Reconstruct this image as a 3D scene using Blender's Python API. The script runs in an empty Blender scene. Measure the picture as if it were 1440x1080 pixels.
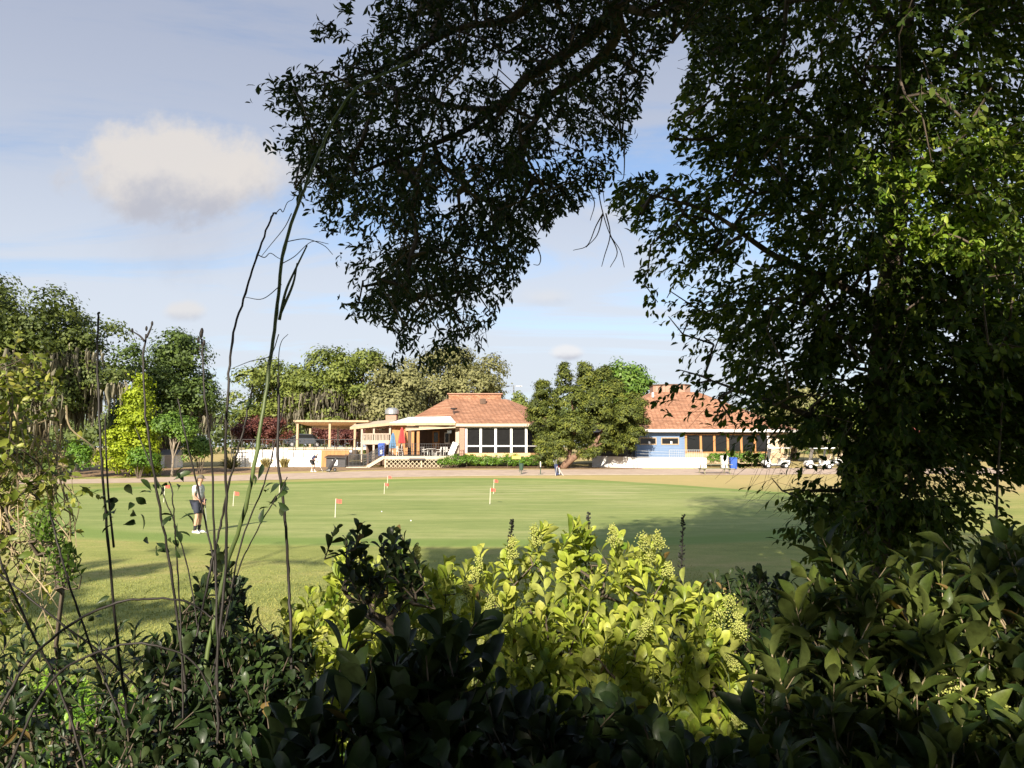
import bpy, math, random
import numpy as np
from mathutils import Vector, Matrix

R = math.radians
rng = np.random.default_rng(7)
random.seed(7)
SC = bpy.context.scene
COL = SC.collection

# ------------------------------------------------------------------ camera
F = 1080.0                       # focal length in photograph pixels (1440 wide)
EYE = 2.65
PITCH = math.atan(87.0 / F)
cam_d = bpy.data.cameras.new('camera')
cam_d.sensor_width = 36.0
cam_d.lens = 36.0 * F / 1440.0
cam_d.clip_start = 0.05
cam_d.clip_end = 3000
cam = bpy.data.objects.new('camera', cam_d)
cam.location = (0, 0, EYE)
cam.rotation_euler = (R(90) + PITCH, 0, 0)
COL.objects.link(cam)
SC.camera = cam
CP, SP = math.cos(PITCH), math.sin(PITCH)


def W(px, py, Y):
    """photograph pixel at ground distance Y -> world point"""
    r = (px - 720.0) / F
    u = (540.0 - py) / F
    k = Y / (CP - u * SP)
    return np.array((r * k, Y, EYE + (SP + u * CP) * k))


def WN(px, py, Y):
    r = (px - 720.0) / F
    u = (540.0 - py) / F
    k = Y / (CP - u * SP)
    return np.stack((r * k, Y + 0 * k, EYE + (SP + u * CP) * k), -1)


def XP(px, Y, py=627):
    return W(px, py, Y)[0]


def ZP(py, Y):
    return W(720, py, Y)[2]


def PX(p):
    """world points (N,3) -> photograph pixels, depth"""
    d = p - np.array((0, 0, EYE))
    f = d[..., 1] * CP + d[..., 2] * SP
    u = -d[..., 1] * SP + d[..., 2] * CP
    fs = np.where(np.abs(f) < 1e-3, 1e-3, f)
    return 720 + F * d[..., 0] / fs, 540 - F * u / fs, f


# sun: behind the camera, a little to the left
SUN_AZ, SUN_EL = R(13), R(25)
LD = np.array((math.sin(SUN_AZ) * math.cos(SUN_EL), math.cos(SUN_AZ) * math.cos(SUN_EL), -math.sin(SUN_EL)))


# ------------------------------------------------------------------ helpers
def sm(a, b, x):
    t = np.clip((x - a) / (b - a), 0, 1)
    return t * t * (3 - 2 * t)


def H(x, y):
    x = np.asarray(x, float)
    y = np.asarray(y, float)
    z = 1.0 * (1 - sm(1.2, 9.5, y))
    z = z + 0.62 * sm(51, 72, y) + 0.5 * sm(85, 140, y)
    z = z + 0.05 * np.sin(x * .21 + 1.3) * np.sin(y * .17) * sm(9, 14, y) * (1 - sm(50, 56, y))
    return z


def Hf(x, y):
    return float(H(x, y))


def unit(v):
    return v / np.maximum(np.linalg.norm(v, axis=-1, keepdims=True), 1e-9)


def rdir(n, rs=None):
    return unit((rs or rng).normal(size=(n, 3)))


def inpoly(px, py, poly):
    px = np.asarray(px, float)
    py = np.asarray(py, float)
    c = np.zeros(px.shape, bool)
    n = len(poly)
    for i in range(n):
        x1, y1 = poly[i]
        x2, y2 = poly[(i + 1) % n]
        if y1 == y2:
            continue
        m = ((y1 > py) != (y2 > py)) & (px < (x2 - x1) * (py - y1) / (y2 - y1) + x1)
        c ^= m
    return c


_ph = np.random.default_rng(3).uniform(0, 6.28, (12, 2))
_fr = np.random.default_rng(4).normal(size=(12, 2))


def n2(x, y, f=1.0):
    """smooth 2-D noise in about -1..1"""
    s = 0
    for i in range(12):
        s = s + np.sin(f * (_fr[i, 0] * x + _fr[i, 1] * y) * 2.2 + _ph[i, 0])
    return s / 4.0


def spline(pts, n):
    """Catmull-Rom through pts, n samples per span"""
    p = np.array(pts, float)
    p = np.vstack((2 * p[0] - p[1], p, 2 * p[-1] - p[-2]))
    out = []
    for i in range(1, len(p) - 2):
        for t in np.linspace(0, 1, n, endpoint=False):
            a, b, c, d = p[i - 1], p[i], p[i + 1], p[i + 2]
            out.append(.5 * ((2 * b) + (c - a) * t + (2 * a - 5 * b + 4 * c - d) * t * t + (3 * b - a - 3 * c + d) * t ** 3))
    out.append(p[-2])
    return np.array(out)


def link(name, me, m=None, parent=None):
    o = bpy.data.objects.new(name, me)
    COL.objects.link(o)
    if m is not None:
        me.materials.append(m)
    if parent is not None:
        o.parent = parent
    return o


def tag(o, label=None, cat=None, group=None, kind=None):
    if label:
        o['label'] = label
    if cat:
        o['category'] = cat
    if group:
        o['group'] = group
    if kind:
        o['kind'] = kind
    return o


def empty(name, loc, rz=0.0, label=None, cat=None, group=None):
    o = bpy.data.objects.new(name, None)
    o.location = loc
    o.rotation_euler = (0, 0, rz)
    o.empty_display_size = .2
    COL.objects.link(o)
    return tag(o, label, cat, group)


def copy_tree(o, parent=None):
    c = o.copy()
    COL.objects.link(c)
    c.parent = parent
    for ch in list(o.children):
        copy_tree(ch, c)
    return c


def raw(name, V, FA, m=None, parent=None, attrs=None, smooth=False):
    """mesh from a vertex array and an (n,k) face array; attrs: per-face floats"""
    V = np.ascontiguousarray(V, np.float32).reshape(-1, 3)
    FA = np.ascontiguousarray(FA, np.int32)
    nf, k = FA.shape
    me = bpy.data.meshes.new(name)
    me.vertices.add(len(V))
    me.vertices.foreach_set('co', V.ravel())
    me.loops.add(nf * k)
    me.loops.foreach_set('vertex_index', FA.ravel())
    me.polygons.add(nf)
    me.polygons.foreach_set('loop_start', np.arange(0, nf * k, k, dtype=np.int32))
    me.polygons.foreach_set('loop_total', np.full(nf, k, np.int32))
    if smooth:
        me.polygons.foreach_set('use_smooth', np.ones(nf, bool))
    for an, av in (attrs or {}).items():
        a = me.attributes.new(an, 'FLOAT', 'FACE')
        a.data.foreach_set('value', np.ascontiguousarray(av, np.float32))
    me.update(calc_edges=True)
    return link(name, me, m, parent)


class MB:
    """collects shapes into ONE mesh"""

    def __init__(s):
        s.v = []
        s.f = []

    def add(s, vs, fs):
        b = len(s.v)
        s.v += [tuple(map(float, q)) for q in vs]
        s.f += [tuple(b + i for i in q) for q in fs]
        return s

    def box(s, x0, x1, y0, y1, z0, z1, rz=0.0, piv=None):
        vs = [(x, y, z) for z in (z0, z1) for y in (y0, y1) for x in (x0, x1)]
        if rz:
            cx, cy = piv or ((x0 + x1) / 2, (y0 + y1) / 2)
            c, sn = math.cos(rz), math.sin(rz)
            vs = [(cx + (x - cx) * c - (y - cy) * sn, cy + (x - cx) * sn + (y - cy) * c, z) for x, y, z in vs]
        return s.add(vs, [(0, 2, 3, 1), (4, 5, 7, 6), (0, 1, 5, 4), (2, 6, 7, 3), (0, 4, 6, 2), (1, 3, 7, 5)])

    def cbox(s, c, d, rz=0.0):
        return s.box(c[0] - d[0] / 2, c[0] + d[0] / 2, c[1] - d[1] / 2, c[1] + d[1] / 2, c[2] - d[2] / 2, c[2] + d[2] / 2, rz)

    def bar(s, p, q, w, h=None, up=(0, 0, 1)):
        h = h or w
        p, q = Vector(p), Vector(q)
        d = (q - p).normalized()
        a = d.cross(Vector(up))
        if a.length < 1e-4:
            a = Vector((1, 0, 0))
        a.normalize()
        b = a.cross(d)
        vs = [e + a * (sx * w / 2) + b * (sy * h / 2) for e in (p, q) for sx, sy in ((-1, -1), (1, -1), (1, 1), (-1, 1))]
        return s.add(vs, [(3, 2, 1, 0), (4, 5, 6, 7), (0, 1, 5, 4), (1, 2, 6, 5), (2, 3, 7, 6), (3, 0, 4, 7)])

    def tube(s, pts, rad, n=8, cap=True):
        pts = [Vector(p) for p in pts]
        if not hasattr(rad, '__len__'):
            rad = [rad] * len(pts)
        b = len(s.v)
        prev = None
        for i, p in enumerate(pts):
            d = (pts[min(i + 1, len(pts) - 1)] - pts[max(i - 1, 0)])
            if d.length < 1e-9:
                d = Vector((0, 0, 1))
            d.normalize()
            if prev is None:
                a = d.cross(Vector((0, 0, 1)))
                if a.length < 1e-3:
                    a = d.cross(Vector((1, 0, 0)))
            else:
                a = prev - d * prev.dot(d)
            a.normalize()
            prev = a
            c = d.cross(a)
            for k in range(n):
                t = 2 * math.pi * k / n
                s.v.append(tuple(p + (a * math.cos(t) + c * math.sin(t)) * rad[i]))
        for i in range(len(pts) - 1):
            for k in range(n):
                k2 = (k + 1) % n
                s.f.append((b + i * n + k, b + i * n + k2, b + (i + 1) * n + k2, b + (i + 1) * n + k))
        if cap:
            s.f.append(tuple(b + k for k in reversed(range(n))))
            s.f.append(tuple(b + (len(pts) - 1) * n + k for k in range(n)))
        return s

    def prism(s, poly, z0, z1):
        n = len(poly)
        vs = [(x, y, z0) for x, y in poly] + [(x, y, z1) for x, y in poly]
        fs = [tuple(reversed(range(n))), tuple(range(n, 2 * n))]
        fs += [(i, (i + 1) % n, n + (i + 1) % n, n + i) for i in range(n)]
        return s.add(vs, fs)

    def extrude(s, prof, x0, x1, axis='x'):
        """profile of (y,z) swept along x (or (x,z) along y)"""
        n = len(prof)
        if axis == 'x':
            vs = [(x0, a, b) for a, b in prof] + [(x1, a, b) for a, b in prof]
        else:
            vs = [(a, x0, b) for a, b in prof] + [(a, x1, b) for a, b in prof]
        fs = [tuple(range(n)), tuple(reversed(range(n, 2 * n)))]
        fs += [((i + 1) % n, i, n + i, n + (i + 1) % n) for i in range(n)]
        return s.add(vs, fs)

    def lathe(s, c, prof, n=16):
        b = len(s.v)
        for r, z in prof:
            for k in range(n):
                t = 2 * math.pi * k / n
                s.v.append((c[0] + r * math.cos(t), c[1] + r * math.sin(t), c[2] + z))
        m = len(prof)
        for i in range(m - 1):
            for k in range(n):
                k2 = (k + 1) % n
                s.f.append((b + i * n + k, b + i * n + k2, b + (i + 1) * n + k2, b + (i + 1) * n + k))
        s.f.append(tuple(b + k for k in reversed(range(n))))
        s.f.append(tuple(b + (m - 1) * n + k for k in range(n)))
        return s

    def ball(s, c, r, n=10, m=7):
        if not hasattr(r, '__len__'):
            r = (r, r, r)
        b = len(s.v)
        for i in range(m + 1):
            p = math.pi * i / m
            q = max(math.sin(p), .02)
            for k in range(n):
                t = 2 * math.pi * k / n
                s.v.append((c[0] + r[0] * q * math.cos(t), c[1] + r[1] * q * math.sin(t), c[2] + r[2] * math.cos(p)))
        for i in range(m):
            for k in range(n):
                k2 = (k + 1) % n
                s.f.append((b + i * n + k2, b + i * n + k, b + (i + 1) * n + k, b + (i + 1) * n + k2))
        return s

    def build(s, name, m=None, parent=None, smooth=False, bevel=0):
        me = bpy.data.meshes.new(name)
        me.from_pydata(s.v, [], s.f)
        if smooth:
            me.polygons.foreach_set('use_smooth', np.ones(len(me.polygons), bool))
        me.update()
        o = link(name, me, m, parent)
        if bevel:
            bm = o.modifiers.new('bevel', 'BEVEL')
            bm.width = bevel
            bm.segments = 2
            bm.limit_method = 'ANGLE'
        return o


# ------------------------------------------------------------------ materials
def nodes(name):
    m = bpy.data.materials.new(name)
    m.use_nodes = True
    nt = m.node_tree
    return m, nt, nt.nodes['Principled BSDF'], nt.nodes['Material Output']


def N(nt, t, **kw):
    n = nt.nodes.new(t)
    for k, v in kw.items():
        if k.startswith('i_'):
            key = k[2:].replace('_', ' ')
            n.inputs[key].default_value = v
        else:
            setattr(n, k, v)
    return n


def c4(c):
    return (c[0], c[1], c[2], 1)


def ramp(nt, src, stops):
    r = nt.nodes.new('ShaderNodeValToRGB')
    e = r.color_ramp.elements
    while len(e) < len(stops):
        e.new(.5)
    for el, (p, c) in zip(e, stops):
        el.position = p
        el.color = c4(c) if hasattr(c, '__len__') else (c, c, c, 1)
    nt.links.new(src, r.inputs[0])
    return r


def mixc(nt, fac, a, b, mode='MIX'):
    n = nt.nodes.new('ShaderNodeMix')
    n.data_type = 'RGBA'
    n.blend_type = mode
    for sock, v in ((n.inputs[0], fac), (n.inputs[6], a), (n.inputs[7], b)):
        if hasattr(v, 'is_output'):
            nt.links.new(v, sock)
        elif hasattr(v, '__len__'):
            sock.default_value = c4(v)
        else:
            sock.default_value = v
    return n.outputs[2]


def math_n(nt, op, a, b=None, c=None):
    n = nt.nodes.new('ShaderNodeMath')
    n.operation = op
    for i, v in enumerate((a, b, c)):
        if v is None:
            continue
        if hasattr(v, 'is_output'):
            nt.links.new(v, n.inputs[i])
        else:
            n.inputs[i].default_value = v
    return n.outputs[0]


def plain(name, c, rough=.6, var=.18, scale=6.0, bump=0.0, metal=0.0, spec=.5, stretch=(1, 1, 1), c2=None):
    """a painted / woody / stony surface with noisy colour"""
    m, nt, p, out = nodes(name)
    tc = N(nt, 'ShaderNodeTexCoord')
    mp = N(nt, 'ShaderNodeMapping')
    mp.inputs['Scale'].default_value = stretch
    nt.links.new(tc.outputs['Object'], mp.inputs[0])
    no = N(nt, 'ShaderNodeTexNoise', i_Scale=scale, i_Detail=6.0, i_Roughness=.65)
    nt.links.new(mp.outputs[0], no.inputs['Vector'])
    a = tuple(x * (1 - var) for x in c)
    b = c2 or tuple(min(1, x * (1 + var)) for x in c)
    r = ramp(nt, no.outputs[0], [(.3, a), (.7, b)])
    nt.links.new(r.outputs[0], p.inputs['Base Color'])
    p.inputs['Roughness'].default_value = rough
    p.inputs['Metallic'].default_value = metal
    p.inputs['Specular IOR Level'].default_value = spec
    if bump:
        bn = N(nt, 'ShaderNodeBump', i_Strength=bump, i_Distance=.02)
        nt.links.new(no.outputs[0], bn.inputs['Height'])
        nt.links.new(bn.outputs[0], p.inputs['Normal'])
    return m


def leafmat(name, dark, mid, light, rough=.45, trans=.25, tcol=None, spec=.4, under=None, coat=0.0, blotch=0.0):
    """foliage: colour varies leaf by leaf (rnd) and clump by clump (tint)"""
    m, nt, p, out = nodes(name)
    at = N(nt, 'ShaderNodeAttribute', attribute_name='rnd')
    tn = N(nt, 'ShaderNodeAttribute', attribute_name='tint')
    v = math_n(nt, 'ADD', math_n(nt, 'MULTIPLY', at.outputs['Fac'], .55), math_n(nt, 'MULTIPLY', tn.outputs['Fac'], .45))
    r = ramp(nt, v, [(.12, dark), (.5, mid), (.9, light)])
    col = r.outputs[0]
    if under:
        ge = N(nt, 'ShaderNodeNewGeometry')
        col = mixc(nt, math_n(nt, 'MULTIPLY', ge.outputs['Backfacing'], .7), col, under)
    if blotch:
        tc0 = N(nt, 'ShaderNodeTexCoord')
        nb = N(nt, 'ShaderNodeTexNoise', i_Scale=55.0, i_Detail=4.0, i_Roughness=.65)
        nt.links.new(tc0.outputs['Object'], nb.inputs['Vector'])
        rb_ = ramp(nt, nb.outputs[0], [(.30, (1 - blotch * .9, 1 - blotch, 1 - blotch)), (.55, (1, 1, 1)), (.75, (1 + blotch * .6, 1 + blotch * .45, 1 + blotch * .3))])
        col = mixc(nt, 1.0, col, rb_.outputs[0], 'MULTIPLY')
        br_ = mixc(nt, math_n(nt, 'GREATER_THAN', at.outputs['Fac'], .99), col, (.22, .15, .05))
        col = br_
        rr_ = N(nt, 'ShaderNodeMapRange')
        nt.links.new(nb.outputs[0], rr_.inputs[0])
        rr_.inputs[3].default_value = rough - .08
        rr_.inputs[4].default_value = rough + .28
        bp_ = N(nt, 'ShaderNodeBump', i_Strength=.25, i_Distance=.004)
        nt.links.new(nb.outputs[0], bp_.inputs['Height'])
        nt.links.new(bp_.outputs[0], p.inputs['Normal'])
    nt.links.new(col, p.inputs['Base Color'])
    p.inputs['Roughness'].default_value = rough
    if blotch:
        nt.links.new(rr_.outputs[0], p.inputs['Roughness'])
    p.inputs['Specular IOR Level'].default_value = spec
    if coat:
        p.inputs['Coat Weight'].default_value = coat
        p.inputs['Coat Roughness'].default_value = .2
    tr = N(nt, 'ShaderNodeBsdfTranslucent')
    tc = mixc(nt, 1.0, col, tcol or (1.0, 1.0, .45), 'MULTIPLY')
    nt.links.new(tc, tr.inputs['Color'])
    mx = N(nt, 'ShaderNodeMixShader')
    mx.inputs[0].default_value = trans
    nt.links.new(p.outputs[0], mx.inputs[1])
    nt.links.new(tr.outputs[0], mx.inputs[2])
    nt.links.new(mx.outputs[0], out.inputs['Surface'])
    return m


M = {}
M['bark'] = plain('bark', (.10, .075, .055), .9, .5, 9, .8, stretch=(1, 1, .25))
M['bark_pale'] = plain('bark_pale', (.24, .20, .15), .9, .4, 9, .6, stretch=(1, 1, .25))
M['bark_red'] = plain('bark_red', (.20, .12, .08), .9, .45, 12, .7, stretch=(1, 1, .3))
M['twig'] = plain('twig', (.11, .085, .06), .85, .4, 20)
M['twig_pale'] = plain('twig_pale', (.38, .30, .18), .85, .35, 20)
M['cane_dark'] = plain('cane_dark', (.018, .014, .011), .6, .4, 30)
M['cane_green'] = plain('cane_green', (.06, .085, .024), .5, .45, 5, stretch=(1, 1, .6), c2=(.13, .18, .05))
M['tendril'] = plain('tendril', (.09, .085, .05), .6, .3, 30)

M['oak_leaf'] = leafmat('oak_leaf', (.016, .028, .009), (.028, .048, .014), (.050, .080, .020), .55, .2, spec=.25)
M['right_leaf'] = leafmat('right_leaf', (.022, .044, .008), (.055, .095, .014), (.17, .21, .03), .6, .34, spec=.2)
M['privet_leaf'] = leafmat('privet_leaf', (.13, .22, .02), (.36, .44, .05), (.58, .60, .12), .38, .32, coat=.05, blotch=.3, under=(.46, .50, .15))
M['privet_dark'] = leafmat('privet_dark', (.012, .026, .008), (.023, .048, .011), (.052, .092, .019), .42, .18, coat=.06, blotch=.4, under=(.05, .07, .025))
M['viburnum'] = leafmat('viburnum', (.016, .036, .008), (.042, .078, .012), (.17, .21, .034), .42, .34, coat=.06, blotch=.4, under=(.13, .16, .045))
M['flower'] = leafmat('flower', (.38, .44, .09), (.50, .54, .14), (.62, .62, .21), .7, .25)
M['cover_leaf'] = leafmat('cover_leaf', (.09, .20, .018), (.18, .34, .03), (.30, .45, .05), .45, .3)
M['vine_sunlit_green'] = leafmat('vine_sunlit_green', (.09, .18, .015), (.19, .30, .03), (.38, .45, .06), .5, .35)  # vine's own green, brightened so the leaf colour carries the sun flecks
M['grass'] = leafmat('grass', (.17, .21, .05), (.29, .31, .085), (.43, .40, .13), .7, .3)
M['vine_leaf'] = leafmat('vine_leaf', (.10, .15, .02), (.24, .28, .045), (.42, .40, .09), .45, .3)
M['live_oak'] = leafmat('live_oak', (.040, .058, .013), (.080, .110, .020), (.14, .17, .030), .6, .22)
M['live_oak_b'] = leafmat('live_oak_b', (.040, .065, .014), (.075, .120, .022), (.13, .19, .033), .6, .22)
M['fresh_oak'] = leafmat('fresh_oak', (.085, .115, .020), (.15, .19, .034), (.25, .28, .058), .6, .25)
M['grey_oak'] = leafmat('grey_oak', (.11, .115, .04), (.19, .19, .07), (.28, .27, .115), .65, .2)
M['cypress'] = leafmat('cypress', (.16, .22, .010), (.28, .36, .016), (.42, .50, .03), .6, .3)
M['bush_green'] = leafmat('bush_green', (.06, .12, .016), (.11, .20, .026), (.19, .29, .045), .5, .25)
M['hedge_green'] = leafmat('hedge_green', (.055, .12, .012), (.11, .22, .022), (.19, .32, .035), .5, .25)
M['cedar'] = leafmat('cedar', (.034, .046, .009), (.085, .11, .016), (.19, .205, .026), .7, .15)
M['maroon'] = leafmat('maroon', (.07, .022, .020), (.14, .045, .035), (.21, .08, .05), .55, .2, tcol=(1, .5, .4))
M['moss'] = leafmat('moss', (.13, .12, .085), (.22, .20, .14), (.33, .30, .21), .9, .2, tcol=(1, 1, .9))
M['wood_far'] = leafmat('wood_far', (.05, .075, .02), (.09, .125, .03), (.14, .17, .045), .7, .2)
M['dry_tuft'] = leafmat('dry_tuft', (.22, .18, .07), (.36, .30, .12), (.48, .40, .18), .8, .2)
M['pink_bloom'] = leafmat('pink_bloom', (.40, .12, .10), (.52, .18, .15), (.62, .26, .22), .7, .25)

# ------------------------------------------------------------------ leaves
def tgrid(st, fold):
    """leaf template: stations (u, halfwidth, droop) -> verts (u,v,w), quads"""
    v, f = [], []
    for u, hw, dr in st:
        v += [(u, -hw, dr + fold * hw), (u, 0, dr), (u, hw, dr + fold * hw)]
    for i in range(len(st) - 1):
        a = 3 * i
        f += [(a, a + 1, a + 4, a + 3), (a + 1, a + 2, a + 5, a + 4)]
    return np.array(v, float), np.array(f, int)


T_LO = (np.array([(0, 0, 0), (.45, -.5, .07), (1, 0, -.06), (.45, .5, .07)], float), np.array([(0, 1, 2, 3)]))
T_MID = tgrid([(0, .06, 0), (.32, .42, .02), (.68, .45, 0), (1, .03, -.10)], .16)
T_HI = tgrid([(0, .04, 0), (.08, .06, .01), (.22, .33, .03), (.42, .49, .04), (.62, .46, .02), (.82, .27, -.04), (1, .02, -.13)], .22)
T_OB = tgrid([(0, .05, 0), (.10, .07, .01), (.28, .27, .03), (.50, .44, .04), (.72, .49, .02), (.90, .33, -.03), (1, .05, -.08)], .18)
T_BUD = (np.array([(0, 0, 0), (.5, -.5, 0), (.5, .5, 0), (.5, 0, .5), (.5, 0, -.5), (1, 0, 0)], float),
         np.array([(0, 3, 1), (0, 2, 3), (0, 4, 2), (0, 1, 4), (5, 1, 3), (5, 3, 2), (5, 2, 4), (5, 4, 1)]))
T_STRIP = tgrid([(0, .35, 0), (.3, .5, .03), (.65, .35, -.02), (1, .05, .02)], .3)
T_BLADE = tgrid([(0, .5, 0), (.4, .42, .03), (.75, .28, .12), (1, .03, .28)], .2)


class Leaves:
    def __init__(s, tmpl):
        s.t = tmpl
        s.V, s.r, s.tt, s.n = [], [], [], 0

    def add(s, pos, d, nrm, L, Wd, tint=.5, r=None):
        n = len(pos)
        if n == 0:
            return s
        d = unit(d)
        nrm = nrm - d * np.sum(nrm * d, -1, keepdims=True)
        nrm = unit(nrm)
        sd = np.cross(d, nrm)
        tv = s.t[0]
        L = np.broadcast_to(np.asarray(L, float), (n,))
        Wd = np.broadcast_to(np.asarray(Wd, float), (n,))
        V = (pos[:, None, :] + d[:, None, :] * (tv[None, :, 0, None] * L[:, None, None])
             + sd[:, None, :] * (tv[None, :, 1, None] * Wd[:, None, None])
             + nrm[:, None, :] * (tv[None, :, 2, None] * L[:, None, None]))
        s.V.append(V.reshape(-1, 3).astype(np.float32))
        s.r.append(rng.random(n) if r is None else np.broadcast_to(r, (n,)))
        s.tt.append(np.broadcast_to(np.asarray(tint, float), (n,)))
        s.n += n
        return s

    def cull(s, fn):
        k = len(s.t[0])
        for i in range(len(s.V)):
            m = ~fn(s.V[i].reshape(-1, k, 3).mean(1))
            s.V[i] = s.V[i].reshape(-1, k, 3)[m].reshape(-1, 3)
            s.r[i] = s.r[i][m]
            s.tt[i] = s.tt[i][m]
        s.n = sum(len(r) for r in s.r)
        return s

    def build(s, name, m, parent=None, smooth=False):
        V = np.concatenate(s.V)
        k = len(s.t[0])
        nf = len(s.t[1])
        FA = (s.t[1][None] + (np.arange(s.n) * k)[:, None, None]).reshape(-1, s.t[1].shape[1])
        at = {'rnd': np.repeat(np.concatenate(s.r), nf), 'tint': np.repeat(np.concatenate(s.tt), nf)}
        return raw(name, V, FA, m, parent, at, smooth)


class Sticks:
    """many thin tapered three-sided sticks in one mesh"""

    def __init__(s):
        s.V, s.n = [], 0

    def add(s, p, q, r0, r1):
        n = len(p)
        if n == 0:
            return s
        d = unit(q - p)
        a = np.cross(d, np.array((.31, .17, .93)))
        a = unit(a)
        b = np.cross(d, a)
        r0 = np.broadcast_to(np.asarray(r0, float), (n,))[:, None]
        r1 = np.broadcast_to(np.asarray(r1, float), (n,))[:, None]
        ring = []
        for base, r in ((p, r0), (q, r1)):
            for k in range(3):
                t = 2 * math.pi * k / 3
                ring.append(base + (a * math.cos(t) + b * math.sin(t)) * r)
        s.V.append(np.stack(ring, 1).reshape(-1, 3))
        s.n += n
        return s

    def cull(s, fn):
        for i in range(len(s.V)):
            q = s.V[i].reshape(-1, 6, 3)
            s.V[i] = q[~(fn(q.mean(1)) | fn(q[:, 3:].mean(1)))].reshape(-1, 3)
        s.n = sum(len(q) for q in s.V) // 6
        return s

    def build(s, name, m, parent=None):
        V = np.concatenate(s.V)
        f = np.array([(0, 1, 4, 3), (1, 2, 5, 4), (2, 0, 3, 5)])
        FA = (f[None] + (np.arange(s.n) * 6)[:, None, None]).reshape(-1, 4)
        return raw(name, V, FA, m, parent)


def grow(roots, targets):
    """connect every target to the nearest node already in the tree; returns segments and radii"""
    nodes_ = [np.array(q, float) for q in roots]
    par = [-1] * len(nodes_)
    T = np.array(targets)
    d0 = np.min(np.linalg.norm(T[:, None] - np.array(nodes_)[None], axis=2), axis=1)
    A = np.zeros((len(nodes_) + 3 * len(T), 3))
    n = len(nodes_)
    A[:n] = nodes_
    par = np.full(len(A), -1)
    for i in np.argsort(d0):
        dd = np.linalg.norm(A[:n] - T[i], axis=1)
        j = int(np.argmin(dd))
        L = dd[j]
        k = 1 if L < .5 else 2
        prev = j
        for s in range(1, k + 1):
            q = A[j] + (T[i] - A[j]) * s / k
            if s < k:
                q = q + rng.normal(size=3) * L * .08 + np.array((0, 0, L * .08))
            A[n] = q
            par[n] = prev
            prev = n
            n += 1
    cnt = np.ones(n)
    for i in range(n - 1, -1, -1):
        if par[i] >= 0:
            cnt[par[i]] += cnt[i]
    idx = np.where(par[:n] >= 0)[0]
    return A[par[idx]], A[idx], cnt[par[idx]], cnt[idx]


def sprays(o, d, n_leaf, length, L, Wd, leaves, sticks, tint, spread=.9, twig_r=.0025, droop=.25, up=.6):
    """N twigs at o going along d, each with n_leaf leaves"""
    n = len(o)
    d = unit(d)
    ln = length * rng.uniform(.7, 1.25, n)
    tip = o + d * ln[:, None] + np.array((0, 0, -1.0)) * (ln * droop * .5)[:, None]
    if sticks is not None:
        sticks.add(o, tip, twig_r, twig_r * .5)
    a = unit(np.cross(d, rdir(n)))
    b = np.cross(d, a)
    for k in range(n_leaf):
        t = (k + .6) / n_leaf
        ang = 2.4 * k + rng.normal(size=n) * .4
        lat = a * np.cos(ang)[:, None] + b * np.sin(ang)[:, None]
        pos = o + (tip - o) * t
        last = k == n_leaf - 1
        ld = d * (1.3 if last else .75) + lat * (.15 if last else spread) + np.array((0, 0, -droop)) + rng.normal(size=(n, 3)) * .22
        nr = np.array((0, 0, up)) + d * .25 + rdir(n) * .7
        sc = rng.uniform(.65, 1.2, n)
        leaves.add(pos, ld, nr, L * sc, Wd * sc, tint)


# ------------------------------------------------------------------ light and sky
SKY_STRENGTH = 0.075
EXPOSURE = 1.0
world = bpy.data.worlds.new('World')
SC.world = world
world.use_nodes = True
nt = world.node_tree
bg = nt.nodes['Background']
bg.inputs[1].default_value = SKY_STRENGTH
sky = N(nt, 'ShaderNodeTexSky', sky_type='NISHITA', sun_disc=False)
sky.sun_elevation = SUN_EL
sky.sun_rotation = math.pi + SUN_AZ
sky.air_density = 1.0
sky.dust_density = .6
sky.ozone_density = 1.6
tc = N(nt, 'ShaderNodeTexCoord')
sep = N(nt, 'ShaderNodeSeparateXYZ')
nt.links.new(tc.outputs['Generated'], sep.inputs[0])
dx, dy, dz = sep.outputs
CL = 1.0 / (SKY_STRENGTH * 2 ** EXPOSURE)      # linear picture value -> sky units
zz = math_n(nt, 'ADD', math_n(nt, 'MAXIMUM', dz, 0.0), .10)
cx = math_n(nt, 'DIVIDE', dx, zz)
cy = math_n(nt, 'DIVIDE', dy, zz)


def comb(x, y, z=0.0):
    n = nt.nodes.new('ShaderNodeCombineXYZ')
    for i, v in enumerate((x, y, z)):
        if hasattr(v, 'is_output'):
            nt.links.new(v, n.inputs[i])
        else:
            n.inputs[i].default_value = v
    return n.outputs[0]


def wnoise(vec, scale, detail=7, rough=.6, dist=0.0):
    n = N(nt, 'ShaderNodeTexNoise', i_Scale=scale, i_Detail=float(detail), i_Roughness=rough, i_Distortion=dist)
    nt.links.new(vec, n.inputs['Vector'])
    return n.outputs[0]


def sstep(a, b, x):
    n = nt.nodes.new('ShaderNodeMapRange')
    n.interpolation_type = 'SMOOTHSTEP'
    nt.links.new(x, n.inputs[0])
    n.inputs[1].default_value = a
    n.inputs[2].default_value = b
    return n.outputs[0]


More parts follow.
